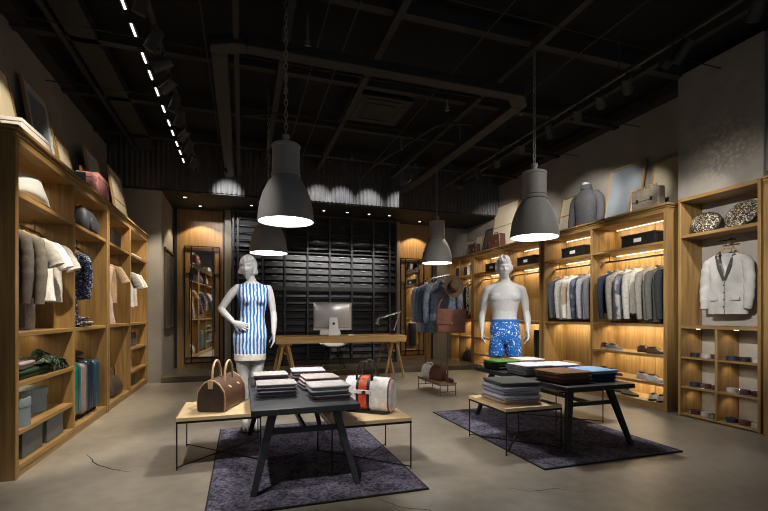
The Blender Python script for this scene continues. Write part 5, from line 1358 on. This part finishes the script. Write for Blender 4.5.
for L_ in LEG:
    ax, ay, _ = L_[-1]; s_ = MB()
    s_.rings([[(ax-.004 + x, ay-.075 + y, z) for x, y in rrect(.038, .125, .036, 5)] for z in (.0005, .012)]); s_.bx(ax-.022, ax+.022, ay+.005, ay+.05, .012, .058)
    s_.build('shoe_sole', M['black'], fm)

# ---- male mannequin
mm = thing('mannequin', 'white bare-chested male mannequin wearing blue printed swim shorts', 'mannequin', (3.235, 4.88, RZ), -.50)
b = MB()
TM = [(.84, .01, 0, .13, .10), (.92, .01, 0, .172, .122), (1.00, .008, 0, .176, .122), (1.08, .004, 0, .166, .112), (1.15, 0, 0, .157, .106), (1.22, 0, 0, .162, .108), (1.30, 0, -.002, .182, .118), (1.38, 0, -.006, .200, .126), (1.44, 0, -.004, .206, .122), (1.50, 0, .004, .200, .100), (1.55, 0, .010, .165, .080), (1.585, 0, .012, .118, .068), (1.62, -.002, .010, .080, .064), (1.66, -.004, .002, .062, .062), (1.72, -.006, -.008, .058, .060)]
b.rings([ell(*r) for r in interp(TM)])
for s in (-1, 1):
    blob(b, (s*.086, -.092, 1.405), (.100, .036, .066)); limb(b, [(s*.10, .012, 1.545), (s*.205, .004, 1.498)], [.055, .060])
    for i_ in range(3): blob(b, (s*.036, -.100 + .004*i_, 1.275 - .068*i_), (.040, .011, .036))
    limb(b, [(s*.212, .004, 1.498), (s*.248, .014, 1.38), (s*.270, .022, 1.225)], [.058, .056, .041]); limb(b, [(s*.270, .022, 1.225), (s*.286, .004, 1.135), (s*.286, -.055, .972)], [.042, .045, .028])
    hand(b, (s*.286, -.058, .969), (-.02*s, -.14, -1), (-s, -.15, 0), 1.06, .42, thumb=(1 if s > 0 else -1))
    limb(b, [(s*.092+.01, 0, .90), (s*.105+.01, -.005, .72), (s*.108+.01, -.005, .50), (s*.112+.01, .014, .37), (s*.11+.01, .02, .10)], [.105, .092, .060, .060, .038])
    limb(b, [(s*.11+.01, .035, .05), (s*.115+.01, -.05, .055), (s*.12+.01, -.15, .032)], [.042, .040, .03])
f, Mx = head(b, (-.008, -.024, 1.775), .05, -.03, False, 1.10)
solidify_figure(b, 'body', M['mann'], mm, .0065, 2)
hair((-.008, -.024, 1.775), (lambda a, e, f=f: f(a, e)*1.10), Mx, mm, M['mann'], False)
pais = pattern('blue_white_floral', ((.012, .125, .47), (.66, .74, .82)), 'noise', 15, thr=.61, dist=3.2, soft=.03)
sb = MB()
sb.rings([ell(*r) for r in interp([(.80, .01, 0, .15, .10), (.86, .01, 0, .185, .126), (.93, .01, 0, .190, .134), (1.00, .008, 0, .188, .132), (1.06, .005, 0, .180, .124), (1.115, .003, 0, .172, .117)], .02)])
for s in (-1, 1):
    sb.rings([ell(*r) for r in interp([(.645, s*.112+.01, -.004, .100, .112), (.74, s*.104+.01, -.002, .102, .114), (.86, s*.094+.01, 0, .098, .118), (.93, s*.09+.01, 0, .08, .1)], .02)])
solidify_figure(sb, 'swim_shorts', pais, mm, .009, 4)
wb = MB(); wb.rings([ell(z, .004, 0, rx, ry) for z, rx, ry in ((1.088, .176, .120), (1.09, .181, .126), (1.118, .178, .123), (1.12, .170, .114))]); wb.build('waistband', cloth((.03, .13, .42)), mm, smooth=50)

# ---- sweater bust on the right cabinet top
bu = thing('sweater_bust', 'headless white bust wearing a dark grey turtleneck sweater on the right cabinet top', 'bust', (5.13, 5.50, TOPZ), -PI/2 + .12)
kn = pm('grey_knit', (.085, .088, .096), .9, var=.15, scale=40, bump=.3, bscale=140, spec=.15)
b = MB(); b.rings([ell(*r) for r in interp([(0, 0, 0, .165, .115), (.10, 0, 0, .165, .115), (.28, 0, 0, .185, .125), (.40, 0, -.004, .20, .128), (.49, 0, 0, .195, .105), (.55, 0, .006, .14, .078), (.585, 0, .008, .085, .068), (.61, 0, .006, .070, .068)])])
for s in (-1, 1):
    limb(b, [(s*.17, 0, .485), (s*.235, .01, .40), (s*.262, .0, .22), (s*.262, -.03, .055)], [.068, .068, .058, .052])
solidify_figure(b, 'sweater', kn, bu, .009, 3)
MB().rings([ell(*r) for r in [(.585, 0, .006, .085, .08), (.60, 0, .006, .088, .084), (.655, 0, .004, .076, .074), (.66, 0, .004, .066, .064), (.63, 0, .004, .062, .06)]]).build('turtleneck', kn, bu, smooth=70)
b = MB(); b.rings([ell(*r) for r in [(.61, 0, .004, .056, .056), (.67, -.004, 0, .054, .056), (.695, -.010, -.004, .054, .058), (.70, -.010, -.004, .04, .042)]]); b.build('neck', M['mann'], bu, smooth=60)

# ------------------------------------------------------------------ clothes rack
ck = thing('clothes_rack', 'slim metal clothes rack on a low wooden shelf with shirts, behind the male mannequin', 'clothes rack', (2.86, 6.16, 0))
MB().bx(-.14, .14, -.42, .42, .172, .192).build('shelf', M['ash'], ck, bevel=.003)
r = MB()
for sx in (-.125, .125):
    r.cyl((sx, -.41, .16), (sx, .41, .16), .008, n=8)
for yy in (-.41, .41): r.cyl((-.125, yy, .16), (.125, yy, .16), .008, n=8)
r.cyl((-.125, -.41, .06), (.125, -.41, .06), .006, n=8); r.cyl((-.125, .41, .06), (.125, .41, .06), .006, n=8)
r.build('shelf_frame', M['rod'], ck, smooth=40)
for sx in (-.125, .125):
    for yy in (-.41, .41): MB().cyl((sx, yy, 0), (sx, yy, .165), .008, n=8).build('leg', M['rod'], ck, smooth=40)
for yy in (-.40, .40): MB().cyl((0, yy, .06), (0, yy, 1.76), .010, n=10).build('pole', M['rod'], ck, smooth=40)
MB().tube([(0, -.47, 1.76), (0, .46, 1.76)], .011, 10).build('rail', M['chrome'], ck, smooth=40)
hk = MB(); hk.tube([(0, -.40, 1.72), (.0, -.45, 1.725), (0, -.475, 1.75)], .006, 8); hk.tube([(0, -.40, 1.50), (0, -.43, 1.50), (0, -.455, 1.515), (0, -.458, 1.53)], .006, 8); hk.build('hook', M['rod'], ck, smooth=40)
denim = pattern('blue_checked_cotton', ((.11, .14, .20), (.22, .26, .33)), 'noise', 12, thr=.5, dist=.6, soft=.1)
for y, lb, sh, kw in ((5.93, 'dark blue patterned shirt at the front of the clothes rack', 'the dark blue patterned shirt', dict(mat=denim)), (6.09, 'slate blue shirt, second from the front of the clothes rack', 'the slate blue shirt', dict(col=(.10, .135, .20))),
      (6.25, 'steel blue shirt, third from the front of the clothes rack', 'the steel blue shirt', dict(col=(.17, .22, .30))), (6.42, 'pale blue grey shirt at the back of the clothes rack', 'the pale blue grey shirt', dict(col=(.40, .43, .47)))):
    garment('shirt', lb, (2.86, y, 1.755-.016), -.30, h=.82, w=.21, t=.9, group='shirts on the clothes rack', short=sh, **kw)
# satchel hanging on the front of the rack
st = thing('leather_satchel', 'brown leather satchel hanging by its strap from the front of the clothes rack', 'bag', (2.86, 5.66, .93), -.30)
sl = leather('satchel_leather', (.21, .08, .05), .45)
MB().bx(-.205, .205, -.045, .045, 0, .33).build('body', sl, st, bevel=.02, seg=3)
R = MB(); R.bx(-.209, .209, -.056, -.043, .12, .335); R.bx(-.207, .207, -.05, .045, .325, .342); R.build('flap', sl, st, bevel=.005)
MB().box((0, -.060, .135), (.035, .010, .05)).build('clasp', M['brass'], st, bevel=.003)
MB().tube([(-.195, 0, .30), (-.15, .02, .45), (-.02, .045, .60), (0, .05, .605), (.02, .045, .60), (.15, .02, .45), (.195, 0, .30)], .009, 8, flat=.4).build('strap', sl, st, smooth=60)
# hat
ht = thing('felt_hat', 'brown felt hat hanging on the top of the clothes rack', 'hat', (2.885, 5.615, 1.60), -.30, rx=math.radians(80))
hm = leather('brown_felt', (.10, .06, .028), .9)
R = []
for rr, z in ((.150, .004), (.152, -.004), (.12, -.006), (.085, -.002), (.082, .01), (.078, .05), (.066, .085), (.035, .098), (.01, .092)):
    R.append([(rr*.92*math.cos(2*PI*j/36), rr*1.08*math.sin(2*PI*j/36), z + (.012*math.cos(4*PI*j/36) if rr > .1 else 0)) for j in range(36)])
MB().rings(R).build('crown', hm, ht, smooth=60)
MB().rings([[(rr*.92*math.cos(2*PI*j/36), rr*1.08*math.sin(2*PI*j/36), z) for j in range(36)] for rr, z in ((.0855, .004), (.0835, .026))], False, False).build('ribbon', M['black'], ht, smooth=60)
handbag('handbag', 'white handbag on the low shelf of the clothes rack', (2.83, 6.36, .1925), -PI/2+.5, .24, .15, .20, leather('white_bag', (.62, .61, .60), .45), .06)
handbag('handbag', 'dark red brown handbag on the low shelf of the clothes rack', (2.85, 6.07, .1925), -PI/2+.3, .28, .16, .21, leather('oxblood_bag', (.10, .028, .022), .45), .05)
tag(MB().rings([[(x, y, z) for x, y in rrect(.045*k, .075*k, .04*k, 5)] for z, k in ((0, .96), (.02, 1), (.05, .9), (.062, .6))]).build('leather_pouch', leather('pouch_brown', (.07, .028, .02)), smooth=60, loc=(2.93, 5.83, .1925)), 'small dark brown pouch at the front end of the rack shelf', 'pouch')
# ------------------------------------------------------------------ camera, world, view
w = bpy.data.worlds.new('world'); SC.world = w; w.use_nodes = True
w.node_tree.nodes['Background'].inputs['Color'].default_value = (.5, .52, .56, 1)
w.node_tree.nodes['Background'].inputs['Strength'].default_value = .28
cam = bpy.data.cameras.new('camera'); co = bpy.data.objects.new('camera', cam); COL.objects.link(co)
cam.sensor_width = 36; cam.lens = 36*435/768; cam.shift_y = 58.5/768
co.location = (0, 0, 1.2); co.rotation_euler = (PI/2, 0, -math.atan(142/435))
cam.clip_start = .05
SC.camera = co
vs = SC.view_settings
vs.view_transform = 'Standard'; vs.look = 'None'; vs.gamma = 1; vs.use_curve_mapping = False; vs.exposure = 1.0
SC.cycles.use_denoising = True
SC.cycles.filter_width = 1.1
SC.cycles.max_bounces = 8
SC.cycles.sample_clamp_indirect = 4
